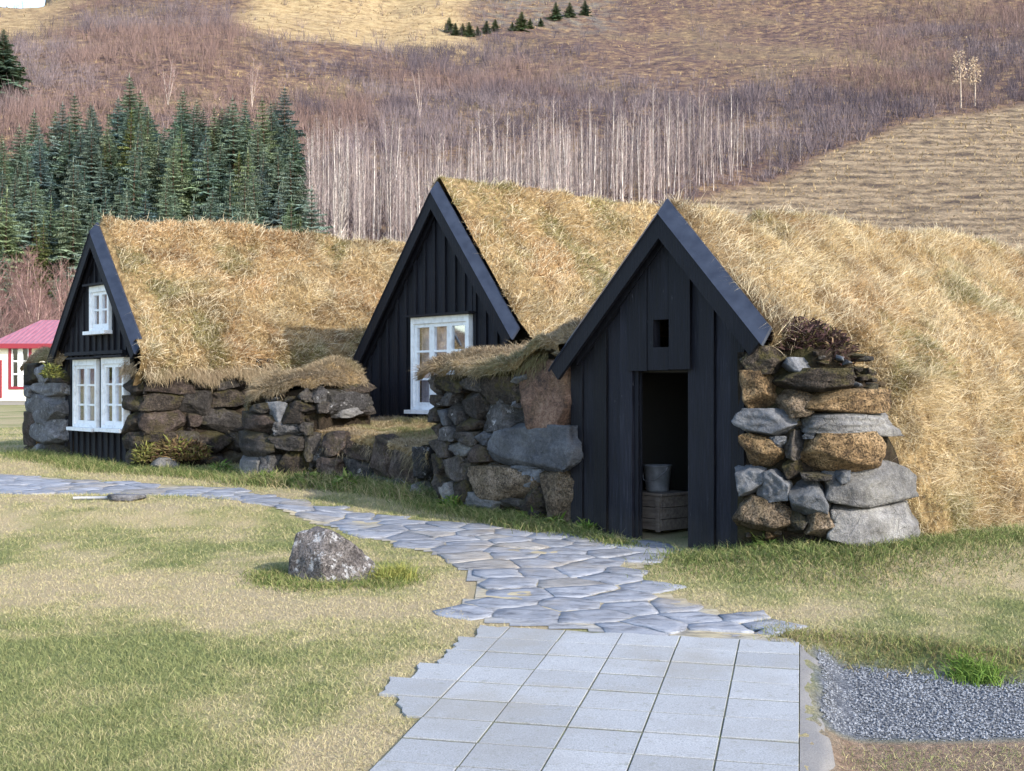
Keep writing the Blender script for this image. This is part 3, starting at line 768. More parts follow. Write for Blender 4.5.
def turf_surface(H, prof, k0, k1, nk, amp, name='turf_roof', nblade=60000, L=(.07, .19), urange=None, W=.005, flat=1.0, mat_slot=None, front_dark=0., seed=1, tintf=None, parent=None, lump=.0):
    """prof(k) -> (M,2) profile of (u, z) from the left foot over the ridge to the right foot"""
    ks = np.linspace(k0, k1, nk); PR = np.stack([prof(k) for k in ks])        # nk, M, 2
    Mn = PR.shape[1]
    U, Zl = PR[..., 0], PR[..., 1]; K = np.repeat(ks[:, None], Mn, 1)
    S = np.stack([U, K, Zl], -1)
    def norms(S):
        du = np.gradient(S, axis=1); dk = np.gradient(S, axis=0); n = np.cross(du, dk); n /= np.linalg.norm(n, axis=-1, keepdims=True)+1e-9
        return n
    N = norms(S)
    N *= np.sign(N[..., 2:3]+1e-6) if np.mean(N[..., 2]) < 0 else 1
    X = H.X0+U*GX+K*RX; Y = H.Y0+U*GY+K*RY
    d = amp*fbm(X*1.1, Y*1.1, Zl*1.1, seed, 3)*1.5+amp*1.35*fbm(X*3.6, Y*3.6, Zl*3.6, seed+5, 2) + lump*fbm(X*.55, Y*.55, Zl*.3, seed+8, 2)
    d = d*sm(K, k0+.1, k0+.9)*1.0
    S = S + N*d[..., None]
    a = Acc(); a.grid(S.reshape(-1, 3), nk, Mn, 0)
    # close the far end down to the ground
    N = norms(S); 
    if np.mean(N[..., 2]) < 0: N = -N
    # blades
    area = np.linalg.norm(np.cross(S[1:, :-1]-S[:-1, :-1], S[:-1, 1:]-S[:-1, :-1]), axis=-1)
    uc = U[:-1, :-1]
    wgt = area.copy(); wgt[(K[:-1, :-1] < .13) & (uc < urange[2] if len(urange) > 2 else K[:-1, :-1] < 0)] = 0
    if urange: wgt = wgt*np.where((uc > urange[0]) & (uc < urange[1]), 1, .06)
    wgt = wgt*(1+2.5*np.exp(-((K[:-1, :-1]-max(k0, .115))/.07)**2)*(K[:-1, :-1] >= max(k0, .115)-.01)); Yc = Y[:-1, :-1]; wgt = wgt/(Yc**1.4)
    xx, yy, zz_ = X[:-1, :-1], Y[:-1, :-1], Zl[:-1, :-1]
    wgt = wgt*(.22+1.2*sm(fbm(xx*4.2, yy*4.2, zz_*4.2, seed+41, 2), -.35, .25))
    pw = (wgt/wgt.sum()).ravel()
    idx = rng.choice(pw.size, nblade, p=pw); i, j = np.unravel_index(idx, wgt.shape)
    fa, fb = rng.random(nblade)[:, None], rng.random(nblade)[:, None]
    P = S[i, j]*(1-fa)*(1-fb)+S[i+1, j]*fa*(1-fb)+S[i, j+1]*(1-fa)*fb+S[i+1, j+1]*fa*fb
    Nn = N[i, j]
    down = np.array([0, 0, -1.]) - Nn*(-Nn[:, 2:3]); down /= np.linalg.norm(down, axis=1, keepdims=True)+.25
    wxx = H.X0+P[:, 0]*GX+P[:, 1]*RX; wyy = H.Y0+P[:, 0]*GY+P[:, 1]*RY; wzz = P[:, 2]+H.zg
    c1 = fbm(wxx*3.1, wyy*3.1, wzz*3.1, seed+20); c2 = fbm(wxx*3.1+40, wyy*3.1, wzz*3.1, seed+21); big = fbm(wxx*.8, wyy*.8, wzz*.8, seed+25)
    n = nblade
    edge = np.exp(-((P[:, 1]-.115)/.05)**2)[:, None]*np.array([0, -.9, 0])
    lean = edge + down*(.45+.6*big)[:, None]*flat + np.stack([c2*1.9+rng.normal(0, 1.0, n), c1*2.1+.15+rng.normal(0, 1.0, n), rng.normal(0, .6, n)], 1)
    tall = np.clip(1+.9*fbm(wxx*1.9, wyy*1.9, wzz*1.9, seed+27), .45, 1.8)
    Ls = rng.uniform(*L, n)*tall*(1-.45*np.exp(-((P[:, 1]-.115)/.12)**2))
    col = (tintf or grass_tint)(wxx, wyy, wzz, n)
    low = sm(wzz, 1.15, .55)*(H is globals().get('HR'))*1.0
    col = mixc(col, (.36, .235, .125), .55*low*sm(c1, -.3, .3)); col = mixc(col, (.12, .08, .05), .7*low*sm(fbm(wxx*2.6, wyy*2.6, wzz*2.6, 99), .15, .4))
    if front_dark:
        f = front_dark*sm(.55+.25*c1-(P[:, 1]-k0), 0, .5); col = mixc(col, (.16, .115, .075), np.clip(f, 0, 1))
    Nn2 = Nn*.8+np.array([0, 0, .3])+rng.normal(0, .4, (n, 3))
    blades(a, P, Nn2, Ls, W*(H.Y0/10)**.5, lean, col, 1, bend=.55)
    nw = nblade//22; pk = rng.integers(0, nblade, nw)                  # pale wisps standing out of the mat
    blades(a, P[pk], N[i, j][pk]+np.array([0, 0, .6])+rng.normal(0, .4, (nw, 3)), rng.uniform(.12, .26, nw), W*.75*(H.Y0/10)**.5, lean[pk]*.6+np.array([0, .35, -.3]), np.tile(np.array((.66, .57, .40)), (nw, 1)), 1, bend=.6)
    ob = a.build(name, [M['soil'], M['grass']], parent or H.root)
    return ob, S

def resample(pts, m):
    p = np.array(pts, float); d = np.concatenate([[0], np.cumsum(np.hypot(*np.diff(p, axis=0).T))])
    t = np.linspace(0, d[-1], m); return np.stack([np.interp(t, d, p[:, 0]), np.interp(t, d, p[:, 1])], 1)

# ---- left house
HL = House((97, 222), 16.0, 'turf house with three white windows in its black gable, farthest left')
eL, eR = HL.gp(54, 352, .09), HL.gp(142, 342, .09)
KW = .115
uwl, uwr = HL.gp(61, 440, KW)[0], HL.gp(126, 440, KW)[0]
h1 = window(HL, (90.5, 287), (110, 330), 2, 2, curtain=True)
h2 = window(HL, (74, 360), (97.5, 428), 2, 3)
h3 = window(HL, (102.5, 358), (125, 429), 2, 3)
gable_front(HL, eL, eR, (uwl, uwr+.02), [h1, h2, h3], 'batten', .19)
# boarding across the gable above the lower windows
a = Acc(); zz = HL.gp(100, 357, KW)[1]
a.box(uwl+.25, uwr, KW-.05, KW-.014, zz+.03, zz+.075); a.build('trim_board', M['black'], HL.root)
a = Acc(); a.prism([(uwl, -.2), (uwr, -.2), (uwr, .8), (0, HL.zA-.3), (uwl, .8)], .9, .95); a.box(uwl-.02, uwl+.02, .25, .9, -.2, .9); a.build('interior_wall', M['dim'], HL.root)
rl = np.array([(eL[0]-.5, .25), (eL[0]-.25, eL[1]-.35), (eL[0], eL[1]+.03), (0, HL.zA+.07), (eR[0], eR[1]+.04), (eR[0]+.11, eR[1]-.08), (eR[0]+.13, eR[1]-.24), (eR[0]+.07, eR[1]-.34), (eR[0]-.1, eR[1]-.36)])
PL = resample(rl, 70)
PLn = PL.copy(); PLn[:, 1] -= .16*sm(eR[0]+.0-PLn[:, 0], -.02, .12)
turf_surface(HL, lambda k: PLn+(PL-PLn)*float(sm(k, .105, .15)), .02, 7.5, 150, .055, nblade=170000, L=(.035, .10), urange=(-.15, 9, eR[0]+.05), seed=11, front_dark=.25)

# ---- middle house
HM = House((437, 181), 14.5, 'turf house with one tall white window, gable behind the raised grass terrace')
eLm, eRm = HM.gp(351, 367, .09), HM.gp(518, 326, .09)
uwl, uwr = HM.gp(362, 400, KW)[0], HM.gp(508, 400, KW)[0]
h1 = window(HM, (412, 318), (470, 411), 3, 3, curtain='half')
gable_front(HM, eLm, eRm, (uwl, uwr), [h1], 'batten', .185, zbase=-.1)
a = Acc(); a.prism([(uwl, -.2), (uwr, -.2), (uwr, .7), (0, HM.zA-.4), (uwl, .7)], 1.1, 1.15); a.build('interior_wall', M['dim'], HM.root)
rm = np.array([(eLm[0]-.9, .4), (eLm[0]-.35, eLm[1]-.25), (eLm[0], eLm[1]+.03), (0, HM.zA+.07), (eRm[0], eRm[1]+.04), (eRm[0]+.3, eRm[1]-.22), (eRm[0]+.8, eRm[1]-.42), (eRm[0]+1.6, eRm[1]-.45)])
PM = resample(rm, 70)
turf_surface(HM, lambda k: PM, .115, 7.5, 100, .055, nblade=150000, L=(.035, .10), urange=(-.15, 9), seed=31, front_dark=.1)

# ---- right house
HR = House((667, 198), 9.57, 'nearest turf house with an open doorway in its black boarded gable')
eLr, eRr = HR.gp(558, 354, .09), HR.gp(769, 325, .09)
uwl, uwr = HR.gp(571, 440, KW)[0], HR.gp(745, 440, KW)[0]
d0 = HR.gp(637, 369, KW); d1 = HR.gp(687, 540, KW)
v0 = HR.gp(655, 320, KW); v1 = HR.gp(671, 347, KW)
door = (d0[0], d1[0], -1.0, d0[1]); vent = (v0[0], v1[0], v1[1], v0[1])
gable_front(HR, eLr, eRr, (uwl, uwr), [door, vent], 'lap', .138, zbase=-.25)
# shorter boards over the doorway stand proud, with a frame in the opening
a = Acc(); n = 3
ub = np.linspace(door[0]-.09, door[1]+.05, n+1)
for i in range(n):
    for p in clip_boards([ub[i]+.003, ub[i+1]-.003], [(vent[0], vent[1], vent[2], vent[3])], door[3]-.015+.004*i, lambda u: HR.zA-abs(u)*1.0-.30, 0):
        a.prism(p, KW-.024+.004*(i % 2), KW-.006)
a.build('door_head_boards', M['black'], HR.root)
a = Acc()
a.box(door[0]-.02, door[0]+.012, KW+.034, KW+.048, -.15, door[3]+.03); a.box(door[1]-.012, door[1]+.02, KW+.034, KW+.048, -.15, door[3]+.03); a.box(door[0]+.012, door[1]-.012, KW+.034, KW+.048, door[3]-.015, door[3]+.03)
a.build('door_frame', M['black'], HR.root)
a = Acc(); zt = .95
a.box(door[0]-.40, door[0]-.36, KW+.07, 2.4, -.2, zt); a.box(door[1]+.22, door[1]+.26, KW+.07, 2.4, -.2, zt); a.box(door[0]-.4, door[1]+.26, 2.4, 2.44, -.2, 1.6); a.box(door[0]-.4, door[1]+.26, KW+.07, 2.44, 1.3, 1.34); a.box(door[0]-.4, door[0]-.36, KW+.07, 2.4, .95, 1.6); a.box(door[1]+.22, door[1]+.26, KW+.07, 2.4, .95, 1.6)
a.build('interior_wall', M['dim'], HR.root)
eo = EYE-HR.zg
def prof_r(k):
    s = float(sm(k, .75, 1.25))
    near = [(eLr[0]-.5, eLr[1]-.45), (eLr[0], eLr[1]+.02), (0, HR.zA-.02), (eRr[0]-.03, eRr[1]+.02), (eRr[0]+.02, eRr[1]-.03), (eRr[0]+.03, eRr[1]-.07), (eRr[0]+.0, eRr[1]-.13), (eRr[0]-.1, eRr[1]-.2)]
    farp = [(eLr[0]-.5, eLr[1]-.45), (eLr[0], eLr[1]+.02), (0, HR.zA+.0), (eRr[0]-.05, eRr[1]+.13), (1.34, .06+eo), (1.46, -.4+eo), (1.52, -.8+eo), (1.60, -1.4+eo)]
    return resample(np.array(near), 90)*(1-s)+resample(np.array(farp), 90)*s
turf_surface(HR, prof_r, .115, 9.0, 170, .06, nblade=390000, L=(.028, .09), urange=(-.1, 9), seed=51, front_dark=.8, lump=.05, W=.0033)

# ------------------------------------------------------------------ stones and dry stone walls
def _cubesphere(n):
    idx = {}; V = []; Q = []
    def vid(p):
        k = tuple(round(c, 5) for c in p)
        if k not in idx: idx[k] = len(V); V.append(p)
        return idx[k]
    t = [-1+2*i/n for i in range(n+1)]
    for ax in range(3):
        for sg in (-1, 1):
            for i in range(n):
                for j in range(n):
                    q = []
                    for a, b in ((i, j), (i+1, j), (i+1, j+1), (i, j+1)):
                        p = [0, 0, 0]; p[ax] = sg; p[(ax+1) % 3] = t[a]; p[(ax+2) % 3] = t[b]; q.append(vid(tuple(p)))
                    Q.append(q if sg > 0 else q[::-1])
    return np.array(V), np.array(Q)
CSV, CSQ = _cubesphere(19)
CSVs, CSQs = _cubesphere(8)
def stone(seed, size, rnd=.5, rough=.06, small=False, ncut=13):
    r = np.random.default_rng(seed)
    V0, Q = (CSVs, CSQs) if small else (CSV, CSQ)
    V = V0.copy()
    sph = V/np.linalg.norm(V, axis=1, keepdims=True)
    V = V*(1-rnd)+sph*rnd*1.15
    for _ in range(ncut):
        n = r.normal(0, 1, 3)*np.array([1, .7, 1]); n /= np.linalg.norm(n); d = r.uniform(.74, 1.02) if max(size[0], size[2]) < 2.0*min(size[0], size[2]) else r.uniform(.92, 1.18)
        over = V@n-d; V = np.where(over[:, None] > 0, V-over[:, None]*n, V)
    s = r.uniform(0, 99)
    nn = V/np.linalg.norm(V, axis=1, keepdims=True)
    disp = rough*(.6*np.abs(fbm(V[:, 0]*2.5+s, V[:, 1]*2.5, V[:, 2]*2.5, 8, 3))+fbm(V[:, 0]*1.7+s, V[:, 1]*1.7, V[:, 2]*1.7, 1)*1.5+.75*fbm(V[:, 0]*4+s, V[:, 1]*4, V[:, 2]*4, 2, 4))
    V = V+nn*disp[:, None]
    mn, mx = V.min(0), V.max(0)
    V = (V-(mn+mx)/2)/((mx-mn)/2)
    return V*np.asarray(size)*.5, Q

class Wall:
    def __init__(s, pts, name, label, cat='wall', round_=2):
        p = np.array(pts, float)
        for _ in range(round_):
            if len(p) > 2:
                q = [p[0]]
                for a, b in zip(p[:-1], p[1:]): q += [a*.8+b*.2, a*.2+b*.8]
                p = np.array(q+[p[-1]])
        s.p = p; s.d = np.concatenate([[0], np.cumsum(np.hypot(*np.diff(p, axis=0).T))])
        c = p.mean(0); s.o = np.array([c[0], c[1], float(G(c[0], c[1]))])
        s.root = empty(name, tuple(s.o), 0, label, cat); s.seed = int(abs(p[0, 0]*100))+1; s.count = 0
    def at(s, q):
        i = np.clip(np.searchsorted(s.d, q)-1, 0, len(s.p)-2)
        f = (q-s.d[i])/(s.d[i+1]-s.d[i]); P = s.p[i]+(s.p[i+1]-s.p[i])*np.asarray(f)[..., None]
        dr = s.p[i+1]-s.p[i]; dr = dr/np.linalg.norm(dr, axis=-1, keepdims=True)
        return P, np.stack([dr[..., 1], -dr[..., 0]], -1)
    def hit(s, px):
        t = (px-CX)/F; best = None
        for i in range(len(s.p)-1):
            a, b = s.p[i], s.p[i+1]; den = (b[0]-a[0])-t*(b[1]-a[1])
            if abs(den) < 1e-9: continue
            f = (t*a[1]-a[0])/den
            lo = -9 if i == 0 else -1e-6; hi = 10 if i == len(s.p)-2 else 1+1e-6
            if lo <= f <= hi:
                Y = a[1]+f*(b[1]-a[1]); q = s.d[i]+f*(s.d[i+1]-s.d[i])
                ins = 0 <= f <= 1
                if best is None or (ins and not best[2]) or (ins == best[2] and Y < best[1]): best = (q, Y, ins)
        if best is None:
            i = int(np.argmin(np.abs(s.p[:, 0]/s.p[:, 1]-t))); best = (s.d[i], s.p[i, 1], True)
        return best
    def stone(s, x0, y0, x1, y1, mat, depth=.34, rnd=.34, out=.0, rough=.085, grow=1.2, tilt=0., small=False):
        a, b = s.hit(x0), s.hit(x1); m = s.hit((x0+x1)/2)
        if not (a and b and m): return
        Y = m[1]; w = abs(b[0]-a[0])*grow; h = (y1-y0)/F*Y*grow; sc = (a[0]+b[0])/2; zc = wz((y0+y1)/2, Y)
        s.count += 1; sd = s.seed*1000+s.count
        V, Q = stone(sd, (w, depth, h), rnd*.35, rough, small)
        if tilt:
            ct, stt = cos(tilt), sin(tilt); V = np.stack([V[:, 0]*ct-V[:, 2]*stt, V[:, 1], V[:, 0]*stt+V[:, 2]*ct], 1)
        P, n = s.at(sc+V[:, 0])
        pr = (V[:, 1]*-1)-depth*.30+out+.012*random.Random(sd).uniform(-1, 1)
        W_ = np.stack([P[:, 0]+n[:, 0]*pr, P[:, 1]+n[:, 1]*pr, zc+V[:, 2]], 1)-s.o
        ac = Acc(); ac.add(W_, [Q], 0, smooth=True)
        ac.build('stone', M[mat], s.root, attr=False)
    def fillers(s, region, rects, n, mats, size=(5, 11)):
        r = random.Random(s.seed); placed = list(rects); got = 0
        for _ in range(1500):
            if got >= n: break
            w = r.uniform(*size); h = w*r.uniform(.5, .9); x = r.uniform(region[0], region[2]-w); y = r.uniform(region[1], region[3]-h)
            ov = 0
            for (a, b, c, d) in placed:
                ov += max(0, min(x+w, c)-max(x, a))*max(0, min(y+h, d)-max(y, b))
            if ov > .22*w*h: continue
            placed.append((x, y, x+w, y+h)); got += 1
            s.stone(x, y, x+w, y+h, r.choice(mats), depth=.2, out=-.05, small=True, tilt=r.uniform(-.4, .4))
    def core(s, tops, inset=.08, depth=.5, name='earth_core', s0=None, s1=None, low=-.25):
        """tops: list of (px, py) along the top; filled body behind the stones"""
        qs = np.linspace(s.d[0] if s0 is None else s0, s.d[-1] if s1 is None else s1, 40)
        h = [(s.hit(px)[0], wz(py, s.hit(px)[1])) for px, py in tops]; h.sort()
        zt = np.interp(qs, [a for a, _ in h], [b for _, b in h])
        P, n = s.at(qs); f = P-n*inset; b = P-n*(inset+depth)
        zb = G(P[:, 0], P[:, 1])+low
        m = 9; V = []
        for i in range(len(qs)):
            for j in range(m):
                z = zb[i]+(zt[i]-zb[i])*j/(m-1); bu = .04*float(fbm(np.array([qs[i]*4.]), np.array([z*4.]), 0., 3)[0])
                V.append((f[i, 0]+n[i, 0]*bu, f[i, 1]+n[i, 1]*bu, z))
            V.append((b[i, 0], b[i, 1], zt[i])); V.append((b[i, 0], b[i, 1], zb[i]))
        V = np.array(V)-s.o; nv = m+2
        ac = Acc(); ac.grid(V, len(qs), nv, 0)
        e0 = np.array([list(range(nv))]); e1 = np.array([[(len(qs)-1)*nv+k for k in range(nv)][::-1]])
        ac.P.append((e0, 0, False)); ac.P.append((e1, 0, False))
        ac.build(name, M['earth'], s.root)
        s.top = (qs, zt)

DULL = np.array([(.25, .195, .125), (.36, .285, .185), (.17, .125, .085), (.16, .155, .07), (.46, .38, .26)])
def dull_tint(x, y, z, n):
    b = fbm(x*3.2, y*3.2, z*3.2, 63); a = fbm(x*1.1, y*1.1, z*1.1, 65)
    c = mixc(DULL[0], DULL[1], sm(b, -.4, .4)); c = mixc(c, DULL[2], .6*sm(a, 0, .4)); c = mixc(c, DULL[3], .7*sm(-a, .1, .45))
    p = rng.random(n) < .12; c[p] = DULL[4]; return c

def top_patch(front, back, nb, rise, root, origin, nblade, L, tintf=dull_tint, name='turf_top', droop=.35, W=.0045, amp=.06, up=.5, seed=5, blade_front=1.):
    """turf between a front edge and a back edge (lists of (x, y, z)), bulging by rise(b)"""
    m = 44
    def rs(p):
        p = np.array(p, float); d = np.concatenate([[0], np.cumsum(np.linalg.norm(np.diff(p, axis=0), axis=1))]); t = np.linspace(0, d[-1], m)
        return np.stack([np.interp(t, d, p[:, c]) for c in range(3)], 1)
    f, b = rs(front), rs(back); tb = np.linspace(0, 1, nb)
    S = f[:, None]*(1-tb[None, :, None])+b[:, None]*tb[None, :, None]
    S[..., 2] += rise(tb)[None]
    S[..., 2] += amp*(fbm(S[..., 0]*2.2, S[..., 1]*2.2, 0, seed)+.6*fbm(S[..., 0]*6, S[..., 1]*6, 0, seed+1))
    # a lip that hangs over the front
    df = (f-b); df[:, 2] = 0; df /= np.linalg.norm(df, axis=1, keepdims=True)
    lip = S[:, 0]+df*.015+np.array([0, 0, -.03]); lip2 = S[:, 0]+df*.0+np.array([0, 0, -.08])
    for l_ in (lip, lip2): l_ += df*(.035*fbm(l_[:, 0]*9, l_[:, 1]*9, l_[:, 2]*9+seed, 3))[:, None]; l_[:, 2] += .04*fbm(l_[:, 0]*7+5, l_[:, 1]*7, 0, seed)
    S = np.concatenate([lip2[:, None], lip[:, None], S], 1)
    O = np.array(origin); a = Acc(); a.grid((S-O).reshape(-1, 3), m, S.shape[1], 0)
    du = np.gradient(S, axis=0); dv = np.gradient(S, axis=1); N = np.cross(du, dv); N /= np.linalg.norm(N, axis=-1, keepdims=True)
    if N[..., 2].mean() < 0: N = -N
    area = np.linalg.norm(np.cross(S[1:, :-1]-S[:-1, :-1], S[:-1, 1:]-S[:-1, :-1]), axis=-1); area[:, :2] *= 1.2*blade_front
    pw = (area/area.sum()).ravel(); idx = rng.choice(pw.size, nblade, p=pw); i, j = np.unravel_index(idx, area.shape)
    fa, fb = rng.random(nblade)[:, None], rng.random(nblade)[:, None]
    P = S[i, j]*(1-fa)*(1-fb)+S[i+1, j]*fa*(1-fb)+S[i, j+1]*(1-fa)*fb+S[i+1, j+1]*fa*fb
    n = nblade; w = np.clip(1-(j-2)/max(1, nb*.3), 0, 1)[:, None]
    Nn = N[i, j]+np.array([0, 0, up])+df[i]*w*.2+rng.normal(0, .25, (n, 3))
    c1 = fbm(P[:, 0]*3.5, P[:, 1]*3.5, P[:, 2]*3, seed+30); c2 = fbm(P[:, 0]*3.5+50, P[:, 1]*3.5, P[:, 2]*3, seed+31)
    lean = df[i]*w*droop*.8+np.array([0, 0, -.6])*(.6+.8*w)+np.stack([1.3*c1+rng.normal(0, .5, n), 1.3*c2+rng.normal(0, .5, n), np.zeros(n)], 1)
    Ls = rng.uniform(*L, n)*np.clip(1+1.3*fbm(P[:, 0]*4, P[:, 1]*4, P[:, 2]*3, seed+3), .35, 2.2)
    blades(a, P-O, Nn, Ls, W, lean, tintf(P[:, 0], P[:, 1], P[:, 2], n), 1)
    return a.build(name, [M['soil'], M['grass']], root)

def S_(w, sx, sy, k, lst):
    """lst of (x0,y0,x1,y1,mat[,depth,rnd]) in an enlarged crop with origin (sx,sy) and scale k"""
    rects = []
    for e in lst:
        x0, y0, x1, y1 = sx+e[0]/k, sy+e[1]/k, sx+e[2]/k, sy+e[3]/k
        rects.append((x0, y0, x1, y1)); w.stone(x0, y0, x1, y1, e[4], *(e[5:] if len(e) > 5 else ()))
    return rects
# ---- stone pier left of the left house
p63 = HL.w(HL.gp(64, 455)[0], .05); p15 = HL.w(HL.gp(17, 455)[0], .05); pback = (p15[0]+.75*RX-.15, p15[1]+.75*RY)
W1 = Wall([pback, p15, p63], 'stone_wall', 'short pale grey lichen-covered stone wall end left of the farthest black gable', round_=1)
rc = S_(W1, 0, 310, 4.825, [(95, 262, 190, 362, 'mossy'), (188, 268, 250, 352, 'palest'), (245, 300, 310, 360, 'mossy'), (92, 362, 160, 420, 'palest'), (158, 355, 305, 422, 'palest'),
    (88, 422, 152, 492, 'palest'), (148, 415, 295, 538, 'palest', .5), (178, 532, 295, 655, 'palest', .5), (84, 495, 182, 640, 'brownst', .5), (75, 635, 152, 720, 'brownst'), (150, 648, 225, 730, 'palest'), (218, 650, 310, 720, 'mossy')])
W1.core([(17, 372), (40, 362), (62, 360)], .08, .6)
Pf = [(21, 368), (29, 360), (45, 356), (64, 362)]
fr = []
for px, py in Pf:
    q, Y, _ = W1.hit(px); fr.append((wx(px, Y), Y, wz(py, Y)))
bk = [(x+RX*.5, y+RY*.5, z+.02) for x, y, z in fr]
top_patch(fr, bk, 10, lambda t: .12*np.sin(pi*np.clip(t*1.3, 0, 1)), W1.root, W1.o, 7000, (.03, .09), seed=61)

# ---- side wall of the left house, under its eave
c0 = HL.w(eR[0]+.02, .12); c1 = HL.w(eR[0]+.02, 3.6)
W2 = Wall([HL.w(eR[0]-.18, .10), c0, c1], 'stone_wall', 'dark mossy stone wall under the hanging turf eave, right of the paired white windows', round_=1)
rc = S_(W2, 120, 340, 5.139, [(28, 190, 105, 292, 'mossy'), (32, 288, 108, 372, 'mossy'), (28, 370, 100, 480, 'mossy'), (30, 478, 120, 560, 'mossy'), (30, 556, 100, 650, 'mossy'),
    (150, 195, 375, 275, 'brownst'), (108, 272, 326, 358, 'mossy'), (324, 268, 482, 388, 'basalt'), (478, 258, 640, 345, 'mossy'), (98, 354, 348, 478, 'brownst'), (348, 378, 412, 442, 'brownst'), (402, 338, 645, 474, 'basalt'),
    (118, 470, 292, 534, 'mossy'), (290, 470, 402, 540, 'basalt'), (398, 468, 562, 582, 'mossy'), (558, 458, 655, 575, 'basalt'), (438, 578, 532, 655, 'basalt'), (530, 570, 640, 660, 'basalt'), (100, 560, 175, 640, 'mossy'),
    (385, 200, 500, 262, 'mossy'), (500, 195, 610, 258, 'basalt'), (608, 175, 742, 252, 'brownst'), (640, 248, 720, 335, 'brownst'), (645, 335, 760, 430, 'basalt'), (640, 430, 780, 540, 'basalt')])
W2.fillers((127, 385, 270, 465), rc, 24, ['basalt', 'mossy', 'brownst'])
W2.core([(126, 376), (180, 374), (272, 372)], .08, .5)
# hanging dead grass under the eave
def fringe(w, px0, px1, py, n, L, root, name='grass_fringe', out=.08, tintf=dull_tint):
    px = rng.uniform(px0, px1, n); P = []
    for p in px:
        q, Y, _ = w.hit(p); pt, nn = w.at(np.array([q])); yy = py(p) if callable(py) else py
        P.append((pt[0, 0]+nn[0, 0]*out, pt[0, 1]+nn[0, 1]*out, wz(yy, Y), nn[0, 0], nn[0, 1]))
    P = np.array(P); P[:, 2] += rng.normal(0, .045, n)
    N = np.stack([P[:, 3]+rng.normal(0, .4, n), P[:, 4]+rng.normal(0, .4, n), np.full(n, .1)], 1)
    lean = np.stack([rng.normal(0, .4, n), rng.normal(0, .4, n), np.full(n, -1.6)], 1)
    a = Acc(); Pw = P[:, :3]; blades(a, Pw-w.o, N, rng.uniform(*L, n)*np.clip(1+fbm(Pw[:, 0]*5, Pw[:, 1]*5, Pw[:, 2], 9), .3, 2), .005, lean, tintf(Pw[:, 0], Pw[:, 1], Pw[:, 2], n))
    return a.build(name, M['grass'], root)
fringe(W2, 130, 272, lambda p: 370+3*sin(p*.13), 6000, (.05, .14), W2.root)

# ---- turf-topped mound of stones between the left and middle houses
W3p = [(wx(p, Y), Y) for p, Y in ((243, 14.5), (249, 13.8), (318, 13.5), (346, 13.95), (376, 14.35))]
W3 = Wall(W3p, 'stone_wall', 'grass-capped dark stone wall end with sloping top, left of the middle gable', round_=1)
rc = S_(W3, 240, 350, 4.82, [(20, 508, 94, 640, 'greyst'), (90, 512, 182, 640, 'lichen'), (18, 392, 158, 512, 'basalt'), (28, 302, 154, 398, 'brownst'), (154, 408, 300, 480, 'basalt'), (160, 348, 285, 414, 'lichen'),
    (138, 256, 212, 362, 'blue'), (58, 256, 142, 312, 'basalt'), (208, 250, 300, 350, 'mossy'), (292, 245, 365, 305, 'mossy'), (298, 188, 352, 250, 'basalt'), (348, 180, 425, 252, 'lichen'), (360, 250, 422, 302, 'basalt'),
    (408, 245, 472, 305, 'lichen'), (438, 190, 645, 285, 'lichen'), (468, 275, 575, 325, 'greyst'), (568, 272, 640, 318, 'basalt'), (295, 404, 390, 530, 'basalt'), (178, 486, 305, 620, 'mossy'), (282, 345, 350, 408, 'basalt'), (500, 160, 640, 205, 'mossy')])
W3.fillers((245, 392, 318, 482), rc, 14, ['basalt', 'mossy', 'lichen'])
tops3 = [(244, 412), (256, 400), (275, 394), (300, 388), (320, 386), (345, 386), (375, 386)]
W3.core(tops3, .08, .9)
fr = []
for px, py in [(246, 407), (256, 393), (275, 386), (300, 381), (320, 379), (345, 381), (368, 386)]:
    q, Y, _ = W3.hit(px); fr.append((wx(px, Y), Y, wz(py, Y)))
bk = [(x+.25-.45*(i/6)**2, y+1.3-.85*(i/6)**2, z+.02) for i, (x, y, z) in enumerate(fr)]
hh = np.array([.05, .22, .30, .34, .36, .27, .05])
bk = [(x, y, z+h*.38) for (x, y, z), h in zip(bk, hh)]
fr2 = [(x, y, z) for x, y, z in fr]
top_patch(fr2, bk, 14, lambda t: .11*np.sin(pi*np.clip(t, 0, 1)*.8), W3.root, W3.o, 24000, (.03, .10), seed=71, amp=.10)

# ---- low terrace with a grass top in front of the middle gable
W4p = [(wx(p, Y), Y) for p, Y in ((310, 13.75), (322, 13.5), (372, 13.2), (428, 12.35))]
W4 = Wall(W4p, 'stone_wall', 'low overgrown stone terrace with a flat grass top below the middle window', round_=1)
rc = S_(W4, 240, 350, 4.82, [(388, 398, 525, 505, 'brownst'), (300, 420, 392, 590, 'lichen'), (505, 520, 645, 675, 'lichen'), (640, 425, 735, 625, 'brownst'), (520, 420, 640, 525, 'brownst'), (735, 495, 845, 650, 'brownst'),
    (735, 615, 805, 690, 'lichen'), (815, 630, 895, 730, 'greyst'), (392, 500, 510, 600, 'brownst'), (845, 480, 900, 630, 'lichen'), (640, 620, 740, 690, 'lichen')])
W4.fillers((310, 445, 425, 492), rc, 14, ['basalt', 'mossy'])
W4.core([(310, 438), (370, 444), (426, 450)], .08, .6)
fr = []
for px, py in [(312, 432), (330, 434), (372, 440), (402, 446), (428, 450)]:
    q, Y, _ = W4.hit(px); fr.append((wx(px, Y), Y, wz(py, Y)))
bk = []
for px, py in [(352, 416), (372, 414), (395, 413), (425, 412), (470, 412)]:
    u, z = HM.gp(px, py, KW-.02); x, y = HM.w(u, KW+.03); bk.append((x, y, z+HM.zg))
